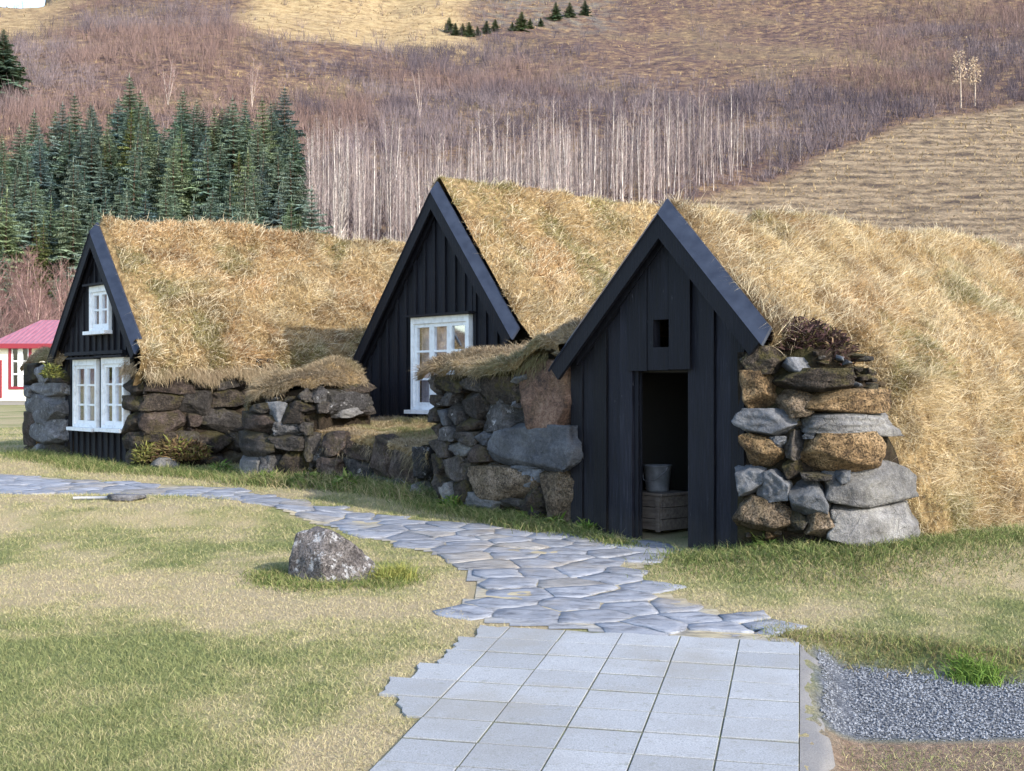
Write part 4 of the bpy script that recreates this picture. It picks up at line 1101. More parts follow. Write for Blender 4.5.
def terr_tint(x, y, z, n):
    c = dull_tint(x, y, z, n)*1.15; g = sm(fbm(x*1.6, y*1.6, 0, 91), -.25, .3)
    return mixc(c, (.13, .15, .05), g*.65)
top_patch(fr, bk, 16, lambda t: -.05*t, W4.root, W4.o, 18000, (.02, .06), terr_tint, seed=81, blade_front=.2, droop=.1)
fringe(W4, 314, 428, lambda p: 443+(p-314)*.1, 700, (.05, .15), W4.root, out=-.02)

# ---- wall between the middle and the right house
pl = HR.w(HR.gp(424, 490)[0], .10); pr = HR.w(HR.gp(573, 500)[0], .10); pb = (pl[0]+.9*RX, pl[1]+.9*RY)
W5 = Wall([pb, pl, pr], 'stone_wall', 'stone wall of mixed boulders with one large blue-grey block, left of the open doorway', round_=0)
rc = S_(W5, 400, 330, 3.855, [(470, 128, 660, 378, 'rusty', .5, .25), (355, 370, 668, 534, 'blue', .5, .28), (285, 532, 515, 655, 'tanst', .45), (535, 528, 665, 730, 'tanst', .4, .3), (492, 540, 556, 605, 'blue'), (438, 516, 545, 546, 'blue'),
    (258, 632, 390, 705, 'greyst'), (385, 648, 482, 678, 'basalt'), (470, 600, 565, 695, 'mossy'), (288, 438, 358, 512, 'brownst'), (298, 388, 368, 442, 'blue'), (203, 422, 294, 484, 'greyst'), (318, 268, 470, 400, 'lichen', .4),
    (328, 185, 480, 282, 'mossy'), (438, 252, 468, 298, 'blue'), (428, 158, 492, 208, 'blue'), (238, 238, 330, 334, 'basalt'), (163, 222, 218, 288, 'lichen'), (92, 252, 182, 294, 'mossy'), (92, 178, 164, 254, 'basalt'),
    (153, 298, 194, 362, 'blue'), (190, 284, 244, 362, 'lichen'), (92, 292, 156, 358, 'basalt'), (163, 360, 220, 424, 'lichen'), (238, 332, 308, 390, 'mossy'), (228, 388, 304, 442, 'basalt'), (90, 354, 164, 410, 'mossy'), (85, 404, 206, 484, 'basalt'),
    (86, 482, 190, 565, 'mossy'), (184, 482, 294, 582, 'basalt'), (92, 560, 192, 640, 'basalt'), (205, 572, 290, 668, 'mossy'), (158, 588, 212, 662, 'greyst'), (160, 178, 250, 240, 'mossy'), (245, 180, 332, 240, 'basalt'), (500, 690, 545, 730, 'basalt')])
W5.fillers((424, 376, 570, 510), rc, 26, ['basalt', 'mossy', 'brownst', 'blue'], (4, 9))
W5.core([(425, 378), (470, 374), (520, 362), (572, 352)], .08, .9)
uL = HR.gp(424, 490)[0]; uR = HR.gp(573, 500)[0]
front = []
for px, py in [(424, 372), (440, 366), (470, 366), (500, 364), (525, 352), (545, 338), (566, 344)]:
    u, z = HR.gp(px, py, .10); x, y = HR.w(u, .02); front.append((x, y, z+HR.zg))
back = []
for f, dz in zip(front, (.15, .15, .1, .1, .1, .05, 0)):
    back.append((f[0]+RX*4, f[1]+RY*4, f[2]+dz+.1))
top_patch(front, back, 40, lambda t: .10*sm(t, 0, .12), W5.root, W5.o, 52000, (.03, .11), seed=91, amp=.08, blade_front=1.3)
fringe(W5, 425, 548, lambda p: 372-(p-425)*.12, 1500, (.05, .13), W5.root, out=.0)

# ---- pier right of the doorway
W6p = [(wx(p, Y), Y) for p, Y in ((735, 8.98), (850, 8.66), (914, 9.08), (935, 9.7))]
W6 = Wall(W6p, 'stone_wall', 'rounded wall end of ochre and grey blocks right of the open doorway', round_=2)
rc = S_(W6, 730, 320, 3.353, [(30, 175, 154, 305, 'orange', .45, .5), (45, 92, 185, 178, 'mossy', .45), (172, 128, 260, 172, 'blue'), (150, 165, 395, 238, 'mossy', .45), (148, 238, 278, 328, 'tanst', .4, .55), (272, 234, 505, 312, 'orange', .4, .5),
    (24, 302, 212, 390, 'blue', .5, .3), (238, 310, 552, 388, 'greyst', .5, .25), (28, 384, 176, 504, 'orange', .5, .45), (135, 392, 188, 434, 'blue'), (178, 372, 240, 464, 'basalt', .4), (248, 372, 302, 398, 'blue'), (238, 378, 498, 506, 'orange', .5, .4),
    (16, 486, 114, 584, 'blue', .5, .25), (98, 508, 195, 604, 'blue', .5, .3), (190, 528, 335, 655, 'blue', .5, .3), (345, 504, 392, 555, 'blue'), (330, 482, 592, 634, 'greyst', .55, .35), (362, 622, 628, 760, 'greyst', .55, .25), (24, 588, 195, 712, 'tanst', .45, .5),
    (240, 512, 335, 538, 'basalt'), (252, 640, 368, 725, 'tanst', .35), (180, 462, 240, 530, 'mossy', .3), (190, 640, 260, 715, 'basalt', .3)])
W6.fillers((738, 350, 890, 540), rc, 26, ['basalt', 'mossy', 'orange', 'blue'], (5, 10))
W6.core([(737, 352), (800, 348), (850, 352), (880, 395), (910, 470), (935, 520)], .08, .55)
# ------------------------------------------------------------------ things in the doorway
def on_k(px, py, k): 
    u, z = HR.gp(px, py, k); x, y = HR.w(u, k); return x, y, z+HR.zg
xc, yc, zc = on_k(660, 520, .55)
gz = float(G(xc, yc))
cr = empty('wooden_crate', (xc, yc, gz), -A50, 'weathered wooden crate standing inside the dark doorway', 'crate')
top_z = on_k(661, 493, .60)[2]-gz
a = Acc(); hw = .17
for i in range(3): 
    z0 = .03+i*(top_z-.03)/3; a.box(-hw, hw, -.16, -.14, z0, z0+(top_z-.03)/3-.006)
    a.box(-hw, hw, .14, .16, z0, z0+(top_z-.03)/3-.006); a.box(-hw, -hw+.02, -.14, .14, z0, z0+(top_z-.03)/3-.006); a.box(hw-.02, hw, -.14, .14, z0, z0+(top_z-.03)/3-.006)
a.build('side_boards', M['wood'], cr)
a = Acc(); a.box(-hw-.01, hw+.01, -.17, .17, top_z-.002, top_z+.018); a.build('lid', M['wood'], cr)
a = Acc(); a.box(hw-.05, hw-.01, -.178, -.162, .02, top_z-.01); a.build('corner_batten', M['wood'], cr); a = Acc(); a.box(-hw+.01, -hw+.05, -.178, -.162, .02, top_z-.01); a.build('corner_batten', M['wood'], cr)
def lathe(acc, prof, n=24, mat=0, c=(0, 0, 0)):
    V = np.array([[c[0]+r*cos(2*pi*i/n), c[1]+r*sin(2*pi*i/n), c[2]+z] for r, z in prof for i in range(n)])
    q = [[j*n+i, j*n+(i+1) % n, (j+1)*n+(i+1) % n, (j+1)*n+i] for j in range(len(prof)-1) for i in range(n)]
    acc.add(V, [np.array(q)], mat, smooth=True)
bk = empty('bucket', (xc-.02, yc, gz+top_z+.019), -A50, 'dull metal bucket with wire handle standing on the crate in the doorway', 'bucket')
a = Acc(); lathe(a, [(.001, .0), (.088, 0), (.092, .01), (.112, .20), (.117, .205), (.117, .212), (.108, .21), (.088, .012), (.001, .012)]); a.build('body', M['zinc'], bk)
a = Acc(); a.tube([(.114*cos(t), -.114*sin(t)*.55-.055*sin(t), .195-.11*sin(t)) for t in np.linspace(0, pi, 16)], .004); a.build('handle', M['zinc'], bk)
a = Acc(); a.box(-.06, .06, -.05, .05, 0, .018)
o = a.build('wood_block', M['wood']); o.location = (*HR.w(HR.gp(650, 490, .55)[0]-.02, .62), gz+top_z+.02); o.rotation_euler = (0, .08, -A50+.3); tag(o, 'short piece of board on the crate lid beside the bucket', 'board')
# sacks/tools dimly seen behind
a = Acc(); V, Q = stone(901, (.5, .4, .5), .6, .08); a.add(V+np.array([0, 0, .25]), [Q], 0, smooth=True)
x, y = HR.w(HR.gp(672, 470, 1.7)[0]+.05, 1.7); o = a.build('sack', M['wood'], attr=False); o.location = (x, y, float(G(x, y))+.32); tag(o, 'dim bulging cloth sack in the dark behind the bucket', 'sack')

# wooden hatch in the side wall
u0, Y0_, _ = W2.hit(262); 
pt, nn = W2.at(np.array([W2.hit(267)[0]])); pt = pt[0]; nn = nn[0]
hz = wz(372, W2.hit(267)[1])
ht = empty('wooden_hatch', (pt[0], pt[1], hz), atan2(nn[1], nn[0])+pi/2, 'small dark wooden hatch frame in the stone wall under the farthest turf eave', 'hatch')
a = Acc(); a.box(-.16, -.10, -.06, .06, -.16, .12); a.box(.30, .36, -.06, .06, -.16, .12); a.box(-.19, .39, -.08, .06, .12, .165); a.build('frame', M['black'], ht)
a = Acc(); a.box(-.10, .30, .0, .03, -.16, .12); a.build('shutter', M['dim'], ht)

# ------------------------------------------------------------------ boulder on the lawn
import bmesh
def boulder():
    by = 8.25; bx = wx(333, by); gz = float(G(bx, by))
    pts = [(288, 574, .02), (290, 556, .02), (296, 534, .06), (306, 529, .1), (318, 526, .10), (327, 529, .02), (322, 584, -.20), (322, 560, -.17), (350, 541, .02), (371, 557, .06), (380, 574, .04), (378, 582, .0), (352, 584, -.14), (347, 575, -.13), (288, 584, .04)]
    bm = bmesh.new()
    for px, py, dy in pts:
        Y = by+dy; bm.verts.new((wx(px, Y)-bx, dy, wz(py, Y)-gz))
    for px, py, dy in ((292, 584, .42), (300, 540, .36), (318, 534, .36), (350, 548, .38), (374, 580, .42)):
        Y = by+dy; bm.verts.new((wx(px, Y)-bx, dy, wz(py, Y)-gz))
    bmesh.ops.convex_hull(bm, input=bm.verts)
    bmesh.ops.delete(bm, geom=[v for v in bm.verts if not v.link_faces], context='VERTS')
    bmesh.ops.triangulate(bm, faces=bm.faces)
    for _ in range(4):
        bmesh.ops.subdivide_edges(bm, edges=[e for e in bm.edges if e.calc_length() > .02], cuts=1, use_grid_fill=True)
        bmesh.ops.triangulate(bm, faces=bm.faces)
    for _ in range(1): bmesh.ops.smooth_vert(bm, verts=bm.verts, factor=.15, use_axis_x=True, use_axis_y=True, use_axis_z=True)
    bm.normal_update()
    co = np.array([v.co for v in bm.verts]); no = np.array([v.normal for v in bm.verts])
    d = .018*fbm(co[:, 0]*7, co[:, 1]*7, co[:, 2]*7, 4, 3)+.008*fbm(co[:, 0]*24, co[:, 1]*24, co[:, 2]*24, 6, 3)
    for v, q in zip(bm.verts, co+no*d[:, None]): v.co = q
    me = bpy.data.meshes.new('boulder'); bm.to_mesh(me); bm.free()
    for p in me.polygons: p.use_smooth = True
    me.materials.append(M['boulder'])
    o = bpy.data.objects.new('boulder', me); C.objects.link(o); o.location = (bx, by, gz)
    tag(o, 'lone pointed boulder with white lichen patches in the middle of the lawn', 'boulder')
    a = Acc(); GR = [(.12, .17, .05), (.16, .20, .065), (.23, .23, .10), (.09, .13, .04)]
    ring = [(bx+.42*cos(t)*1.05, by+.1+.32*sin(t)-.02, 0) for t in np.linspace(pi*.85, 2*pi+.15, 40)]
    ring = [(x+rng.normal(0, .05), y+rng.normal(0, .05), 0) for x, y, _ in ring*3 if rng.random() < .7]
    tuft_blades(a, ring, 3600, .07, (.03, .11), GR+[(.30, .27, .13), (.24, .24, .10)], .004)
    tuft_blades(a, [(bx+.36, by-.02, 0), (bx+.42, by+.05, 0)], 900, .05, (.08, .18), [(.30, .29, .09), (.22, .25, .07)], .005)
    tag(a.build('boulder_grass', M['grass']), kind='stuff')
boulder()

# pale stone lying on the verge by the side wall, and the plate on the lawn
def loose_stone(px0, py0, px1, py1, Y, mat, label, seed):
    x = wx((px0+px1)/2, Y); w = (px1-px0)/F*Y; h = (py1-py0)/F*Y
    V, Q = stone(seed, (w, w*.7, h), .55, .06); a = Acc(); a.add(V, [Q], 0, smooth=True)
    o = a.build('stone', M[mat], attr=False); o.location = (x, Y, wz((py0+py1)/2, Y)); tag(o, label, 'stone')
loose_stone(150, 457, 180, 474, 14.9, 'greyst', 'pale rounded stone under the reddish shrub by the side wall', 333)
loose_stone(408, 484, 424, 502, 12.3, 'greyst', 'light grey stone in the grass at the foot of the terrace corner', 334)
Yp = 11.35; xp_ = wx(126, Yp); zp = float(G(xp_, Yp))
V, Q = stone(77, (.34, .22, .06), .3, .05); a = Acc(); a.add(V, [Q], 0, smooth=True)
o = a.build('flat_stone', M['slate'], attr=False); o.location = (xp_, Yp, zp+.03); tag(o, 'flat dark slab lying in the lawn by the path', 'stone')
a = Acc(); a.tube([(-.22, 0, 0), (.2, .02, .004)], .014, 8, 0, (.5, .52, .55)); o = a.build('pipe', M['pipe']); o.location = (wx(98, Yp), Yp, zp+.02); tag(o, 'thin pale pipe end lying on the lawn beside the flat dark slab', 'pipe')

# ------------------------------------------------------------------ plants
def leaf_plant(name, label, cat, loc, n, rad, h, L, W, cols, group=None, up=.8, flatz=1.0, lean=.6):
    th = rng.uniform(0, 2*pi, n); r = rad*np.sqrt(rng.random(n)); zz = rng.random(n)**1.0*h*(1-.5*(r/rad)**2)
    P = np.stack([r*np.cos(th), r*np.sin(th)*flatz, zz], 1)
    N = np.stack([np.cos(th)*.7+rng.normal(0, .5, n), np.sin(th)*.7+rng.normal(0, .5, n), up+rng.normal(0, .35, n)], 1)
    le = np.stack([rng.normal(0, lean, n), rng.normal(0, lean, n), rng.normal(-.3, .3, n)], 1)
    c = np.asarray(cols)[rng.integers(0, len(cols), n)]
    r_ = empty(name, loc, 0, label, cat, group)
    a = Acc(); blades(a, P, N, rng.uniform(*L, n), W*rng.uniform(.7, 1.3, n), le, c, 0, .6)
    a.build('foliage', M['grass'], r_)
    b = Acc()
    for _ in range(10):
        t = rng.uniform(0, 2*pi); q = rad*.7*rng.random(); b.tube([(0, 0, -.03), (q*.5*cos(t), q*.5*flatz*sin(t), h*.5), (q*cos(t), q*flatz*sin(t), h*.85)], [.006, .005, .002], 4, 0, (.10, .07, .05))
    b.build('stem', M['bark'], r_)
    return r_
HE = [(.055, .032, .034), (.085, .05, .05), (.04, .03, .028), (.11, .07, .065), (.07, .06, .03)]
Yh = 9.05; leaf_plant('heather_shrub', 'dark purplish heather bush sprawling on the pier top beside the black barge board', 'shrub', (wx(797, Yh), Yh, wz(352, Yh)), 2600, .30, .24, (.04, .09), .013, HE, flatz=.7, lean=.9)
Yh = 8.86; leaf_plant('heather_shrub', 'thin dark heather clump hanging over the upper right edge of the pier', 'shrub', (wx(838, Yh), Yh+.1, wz(366, Yh)), 1100, .14, .24, (.04, .09), .011, HE+[(.2, .14, .09)], lean=.9)
Yq = 15.05; leaf_plant('low_shrub', 'low reddish-brown shrub growing against the mossy side wall', 'shrub', (wx(178, Yq), Yq, wz(460, Yq)), 1500, .36, .26, (.05, .11), .02, [(.20, .13, .07), (.14, .085, .055), (.25, .20, .09), (.10, .08, .04), (.16, .17, .05)], flatz=.5)
leaf_plant('low_shrub', 'yellow-green bush at the corner of the farthest house beside the reddish shrub', 'shrub', (wx(146, 15.0), 15.0, wz(462, 15.0)), 500, .14, .22, (.05, .1), .02, [(.19, .19, .06), (.14, .15, .05), (.22, .18, .08)])
leaf_plant('wall_plant', 'yellow-green leafy plant growing from the top of the farthest stone pier', 'plant', (wx(56, 16.3), 16.3-.12, wz(378, 16.3)), 420, .11, .17, (.04, .09), .022, [(.20, .21, .06), (.13, .15, .05), (.09, .09, .04)])
WD = [(.11, .18, .04), (.15, .21, .06), (.20, .22, .08), (.08, .13, .035)]
for px, py, Y, sz, lb in ((533, 520, 10.75, .13, 'broad-leaved green weed below the tan boulder left of the black gable'), (556, 529, 10.45, .10, 'pale green weed clump by the bottom left corner of the doorway gable'),
        (588, 528, 10.2, .09, 'small bright weed in front of the left boards of the doorway gable'), (222, 472, 14.5, .16, 'upright yellow-green weed between the side wall and the mound'),
        (268, 484, 13.5, .14, 'pale weed at the foot of the grass-capped mound'), (305, 490, 13.2, .18, 'withered yellowish weed clump left of the terrace foot'), (350, 492, 12.9, .2, 'long green grassy weed under the terrace stones'),
        (455, 505, 11.5, .15, 'green weed at the left foot of the boulder wall'), (765, 530, 9.0, .10, 'small grassy weed at the foot of the ochre pier'), (930, 540, 9.3, .12, 'green weed under the turf right of the pier')):
    leaf_plant('leafy_weed', lb, 'weed', (wx(px, Y), Y, float(G(wx(px, Y), Y))-.01), 170, sz*.8, sz*.9, (.05, .11), .02, WD, 'weeds along the foot of the walls')

def verges():
    a = Acc(); GR = [(.13, .175, .06), (.18, .215, .08), (.10, .13, .045), (.30, .275, .135), (.36, .30, .175)]
    def line(pts, n, off=0.):
        out = []
        for (x0, y0), (x1, y1) in zip(pts[:-1], pts[1:]):
            for f in np.linspace(0, 1, 30): out.append((x0+(x1-x0)*f, y0+(y1-y0)*f+off, 0))
        return out
    fl = line([HL.w(uwl_L-.3, -.25), HL.w(uwr_L+.2, -.25)], 0)
    tuft_blades(a, fl, 6000, .16, (.07, .17), GR[:4], .006)
    tuft_blades(a, line([HL.w(uwr_L+.1, -.1), (wx(245, 14.0), 14.0)], 0), 6500, .17, (.06, .16), GR[:4], .006)
    tuft_blades(a, line([(wx(244, 13.55), 13.55), (wx(320, 13.25), 13.25), (wx(372, 12.95), 12.95), (wx(424, 12.1), 12.1)], 0), 9500, .15, (.08, .24), GR, .006)
    tuft_blades(a, line([(wx(424, 11.9), 11.8), (wx(500, 11.0), 10.9), (wx(568, 10.2), 10.15)], 0), 6500, .12, (.05, .16), GR[:4], .005)
    tuft_blades(a, line([(wx(572, 10.1), 10.1), (wx(632, 9.5), 9.5)], 0), 1300, .06, (.04, .12), GR[:4], .005)
    tuft_blades(a, line([(wx(688, 8.95), 8.95), (wx(740, 8.9), 8.9), (wx(850, 8.5), 8.5), (wx(914, 8.9), 8.9), (wx(1040, 9.3), 9.3), (5.4, 10.4)], 0), 13000, .13, (.04, .13), GR[:4], .0045)
    tuft_blades(a, line([(wx(690, 8.6), 8.6), (wx(850, 8.2), 8.2), (wx(1060, 8.9), 8.9)], 0), 9000, .2, (.03, .08), GR, .004)
    # bank above the gravel
    bx = np.linspace(1.42, 3.0, 120); by = np.interp(bx, EDX, EDY)
    bank = [(x, y-.06, 0) for x, y in zip(bx, by)]
    tuft_blades(a, bank, 4500, .10, (.03, .09), [(.17, .20, .07), (.14, .13, .06), (.33, .29, .14), (.20, .16, .09), (.21, .24, .08)], .0035)
    tuft_blades(a, [(2.2, 6.2, 0), (2.27, 6.17, 0)], 700, .05, (.06, .14), [(.12, .20, .04), (.16, .24, .06)], .005)
    tag(a.build('verge_grass', M['grass']), kind='stuff')
uwl_L, uwr_L = HL.gp(61, 440, KW)[0], HL.gp(126, 440, KW)[0]
verges()
# scattered taller stalks standing on the nearest roof
# ------------------------------------------------------------------ cream house with the red roof
def red_house():
    Y = 50.0; x0, x1 = wx(-5, Y), wx(140, Y); gz = float(G(x0, Y)); d = 6.0
    r = empty('red_roof_house', (x0, Y, gz), 0, 'cream house with pinkish red roof and red window frames behind the farthest pier', 'house')
    L = x1-x0; ez = wz(345, Y)-gz
    pz = wz(401, Y)-gz
    a = Acc(); wx0, wx1 = wx(11, Y)-x0, wx(29.5, Y)-x0; z0, z1 = wz(387, Y)-gz, wz(348, Y)-gz
    for (p, q, s, t) in ((0, wx0, pz, ez), (wx0, wx1, pz, z0), (wx0, wx1, z1, ez), (wx1, L, pz, ez)): a.box(p, q, 0, .15, s, t)
    a.box(0, .15, .15, d, pz, ez); a.box(L-.15, L, .15, d, pz, ez); a.box(.15, L-.15, d-.15, d, pz, ez); a.build('wall', M['cream'], r)
    a = Acc(); a.box(.03, L-.03, .03, d-.03, -.3, pz); a.build('plinth', M['basement'], r)
    a = Acc(); o = .22; rz = wz(320, Y+d/2)-gz; rx = wx(41, Y+d/2)-x0; e = ez+.02
    V = [(-o, -o, e), (L+o, -o, e), (L+o, d+o, e), (-o, d+o, e), (rx, d/2, rz), (L-rx, d/2, rz), (-o, -o, e-.06), (L+o, -o, e-.06), (L+o, d+o, e-.06), (-o, d+o, e-.06)]
    a.add(V, [np.array([[0, 1, 5, 4], [2, 3, 4, 5], [0, 6, 7, 1], [1, 7, 8, 2], [2, 8, 9, 3], [3, 9, 6, 0], [6, 9, 8, 7]]), np.array([[1, 2, 5], [3, 0, 4]])], 0)
    a.build('roof', M['redroof'], r)
    a = Acc(); a.box(-o, L+o, -o-.03, -o-.002, e-.16, e+.03); a.build('fascia', M['redtrim'], r)
    a = Acc(); t = .09
    a.box(wx0-t, wx0+.02, -.04, .1, z0-t, z1+t); a.box(wx1-.02, wx1+t, -.04, .1, z0-t, z1+t); a.box(wx0+.02, wx1-.02, -.04, .1, z1-.02, z1+t); a.box(wx0+.02, wx1-.02, -.04, .1, z0-t, z0+.02)
    w = a.build('window', M['redtrim'], r)
    a = Acc(); m = (wx0+wx1)/2
    a.box(m-.05, m+.05, -.01, .06, z0, z1)
    for s, e2 in ((wx0+.02, m-.05), (m+.05, wx1-.02)):
        a.box(s, s+.05, -.005, .05, z0, z1); a.box(e2-.05, e2, -.005, .05, z0, z1)
        for f in (0.33, .66): a.box(s+.05, e2-.05, 0, .05, z0+(z1-z0)*f-.03, z0+(z1-z0)*f+.03)
    a.build('sash', M['white'], w)
    a = Acc(); a.box(wx0, wx1, .07, .08, z0, z1); a.build('pane', M['glass'], w)
    a = Acc(); a.box(-.02, wx(2, Y)-x0, -.03, -.002, wz(398, Y)-gz, wz(360, Y)-gz); a.build('corner_board', M['redtrim'], r)
red_house()

# ------------------------------------------------------------------ trees
def spruce_mesh(seed, H=7., R=1.7, tint=(.055, .085, .066), dens=1.0):
    r = np.random.default_rng(seed); V = []; T = []
    z = .25*H*.2+.2
    while z < H*.985:
        f = z/H; rr = R*(1-f)**.85*r.uniform(.8, 1.15)+.06
        nb = int((10-5*f)*dens)+2; ph = r.uniform(0, 6.28)
        for b in range(nb):
            az = ph+b*2*pi/nb+r.uniform(-.3, .3); ln = rr*r.uniform(.55, 1.25); dr = r.uniform(.0, .55)*(1-f*.8)-.2*f; zj = r.uniform(-.16, .16)*(1-f)
            d = np.array([cos(az), sin(az), 0]); sd = np.array([-sin(az), cos(az), 0])
            def sp(s): return d*ln*s + np.array([0, 0, z+zj+ln*(-dr*s*1.2+.34*dr*s*s)])
            k = max(3, int(ln/.2)+2)
            bt = np.array(tint)*r.uniform(.6, 1.35)
            for i in range(k):
                s = .12+.86*i/k; p = sp(s); q = sp(min(1, s+.14))
                sl = (.34*ln*(1-.62*s)+.12)*r.uniform(.75, 1.2)
                for sg in (-1, 1):
                    tip = p+sd*sg*sl*.8+d*sl*.65+np.array([0, 0, -sl*r.uniform(.1, .45)])
                    V += [p-d*.03, q+np.array([0, 0, -.05*ln]), tip]; T += [bt*r.uniform(.75, 1.3)]*3
                # hanging spray
                V += [p, q, (p+q)/2+np.array([0, 0, -.13-.12*ln*r.random()])]; T += [bt*r.uniform(.65, 1.1)]*3
            e = sp(1.0); V += [sp(.85)-sd*.07, sp(.85)+sd*.07, e+d*.12]; T += [bt*1.3]*3
        z += (.21+.16*(1-f))*(H/7)**.5*r.uniform(.85, 1.15)/dens**.4
    top = np.array([0, 0, H]); 
    for k in range(3): V += [np.array([.04*cos(k*2.1), .04*sin(k*2.1), H*.93]), np.array([.04*cos(k*2.1+2), .04*sin(k*2.1+2), H*.93]), top+np.array([0, 0, .25])]; T += [np.array(tint)*1.2]*3
    V = np.array(V); a = Acc(); a.add(V, [np.arange(len(V)).reshape(-1, 3)], 0, np.array(T))
    t = Acc(); t.tube([(0, 0, -.4), (0.02, 0, H*.5), (0, 0, H*.97)], [.13*H/7, .08*H/7, .02], 6, 0, (.16, .12, .10))
    return a.mesh('spruce_crown', [M['needle']]), t.mesh('spruce_trunk', [M['bark']])

def bare_mesh(seed, H=9., nb=46, spread=.5, tr=.065, tcol=(.52, .47, .42), bcol=(.27, .21, .20), low=.12, bw=.016, twig=5, multi=1, ang=(.45, .9)):
    r = np.random.default_rng(seed); t = Acc(); a = Acc(); V = []; Q = []; T = []
    def strip(p, q, w0, w1, c):
        ax = q-p; h = np.cross(ax, r.normal(0, 1, 3)); h /= np.linalg.norm(h)+1e-9
        g = np.cross(ax, h); g /= np.linalg.norm(g)+1e-9
        for e in (h, g):
            b = len(V); V.extend([p-e*w0, p+e*w0, q+e*w1, q-e*w1]); Q.append([b, b+1, b+2, b+3]); T.extend([c]*4)
    for m in range(multi):
        lx, ly = (0, 0) if multi == 1 else (r.uniform(-.28, .28), r.uniform(-.28, .28))
        w = r.uniform(-.12, .12, 4); Hm = H*(1 if m == 0 else r.uniform(.6, .95))
        def tp(s): return np.array([lx*Hm*s*.8+w[0]*sin(s*3.1)+w[1]*s, ly*Hm*s*.8+w[2]*sin(s*2.7)+w[3]*s, Hm*s])
        ss = np.linspace(-.03, 1, 9); t.tube([tp(s) for s in ss], [tr*(1-.88*max(0, s))*(1 if multi == 1 else .7) for s in ss], 6, 0, tcol)
        for _ in range(nb//multi):
            s = low+(1-low)*r.random()**.85*.97; p = tp(s); az = r.uniform(0, 2*pi); L = spread*H*.33*(1.02-s)**.75*r.uniform(.5, 1.2)+.15
            an = r.uniform(*ang); d = np.array([cos(az)*sin(an), sin(az)*sin(an), cos(an)])
            mid = p+d*L*.5; up = np.array([0, 0, .25*L]); q = p+d*L+up*.6
            c = np.array(bcol)*r.uniform(.75, 1.3); w0 = bw*(1.1-s*.5)
            strip(p, mid, w0, w0*.7, c); strip(mid, q, w0*.7, w0*.25, c)
            for k in range(twig):
                f = r.uniform(.25, 1); b0 = p+(q-p)*f; dd = d+r.normal(0, .45, 3)+np.array([0, 0, .45]); dd /= np.linalg.norm(dd)
                strip(b0, b0+dd*L*r.uniform(.2, .45), w0*.5, w0*.2, c*r.uniform(.85, 1.2))
    V = np.array(V); a.add(V, [np.array(Q)], 0, np.array(T))
    return a.mesh('bare_crown', [M['bark']]), t.mesh('bare_trunk', [M['bark']])

def plant_tree(name, meshes, x, y, sc, label, cat, group=None, sz=1.0):
    e = empty(name, (x, y, float(G(x, y))-.05), rng.uniform(0, 6.28), label, cat, group); e.scale = (sc, sc, sc*sz); e.rotation_euler = (rng.normal(0, .025), rng.normal(0, .025), e.rotation_euler[2])
    for n, me in (('crown', meshes[0]), ('trunk', meshes[1])):
        o = bpy.data.objects.new(n, me); C.objects.link(o); o.parent = e
    return e

SP = [spruce_mesh(i, 7., R, tint) for i, (R, tint) in enumerate([(2.5, (.135, .18, .14)), (2.3, (.105, .155, .125)), (1.8, (.155, .19, .15)), (2.4, (.135, .19, .175)), (2.2, (.13, .19, .15)), (2.5, (.15, .205, .19)), (2.1, (.165, .21, .13)), (2.3, (.13, .18, .16))])]
YS = [spruce_mesh(40, 6.5, 1.5, (.105, .125, .040))]
nsp = 0
for row in range(20):
    Y = 77+row*2.6
    for col in range(-22, 0):
        x = col*2.75+(row % 2)*1.4+rng.uniform(-1.2, 1.2); y = Y+rng.uniform(-1.4, 1.4); t = x/y
        lim = np.interp(t, [-.43, -.385, -.345, -.30, -.2, -.165], [109, 112, 118, 124, 126, 126])
        right = -.166+(.016 if y < 97 else 0)+rng.uniform(-.006, .006)
        if t < -.43 or t > right or y > lim: continue
        yel = rng.random() < .09
        sc = rng.uniform(.75, 1.3)
        if y > lim-4: sc *= .95
        plant_tree('spruce_tree', YS[0] if yel else SP[rng.integers(0, 8)], x, y, sc, 'yellowish green conifer among the blue-green spruces of the plantation' if yel else 'dense blue-green spruce in the plantation behind the farthest house', 'tree', 'spruces in the hillside plantation', rng.uniform(.92, 1.12)); nsp += 1

BI = [bare_mesh(100+i, 9., 64, .42, .06, (.66, .605, .555), (.37, .31, .295)) for i in range(6)]
BI2 = [bare_mesh(120+i, 8.5, 66, .5, .05, (.46, .40, .38), (.32, .26, .255)) for i in range(3)]
nb = 0
for _ in range(6000):
    t = rng.uniform(-.160, .235); 
    fb = np.interp(t, FBT, FBY)
    y = rng.uniform(93, 124) if t < .12 else fb+rng.uniform(1, 14)
    hi = np.interp(t, [-.16, -.05, .03, .12], [113, 114, 120, 124])
    if t < .12 and (y > hi or (t > .045 and y < fb+1)): continue
    if rng.random() > (1 if t < .12 else np.interp(t, [.12, .16, .2, .235], [.5, .3, .12, .04])): continue
    x = t*y
    sc = rng.uniform(.62, 1.1)*np.interp(t, [-.16, -.05, .06, .12], [.95, .9, .98, 1.0])
    if t > .2: sc *= .75
    sc *= np.interp(t, [.12, .22], [1, .62])
    w = rng.random() < (.75 if t < .13 else .45)
    plant_tree('birch_tree', BI[rng.integers(0, 6)] if w else BI2[rng.integers(0, 3)], x, y, sc, 'slender leafless birch with pale straight trunk in the dense stand' if w else 'slender leafless birch with greyish trunk in the dense stand', 'tree', 'leafless birches in the dense stand behind the houses')
    nb += 1
    if nb >= 270: break
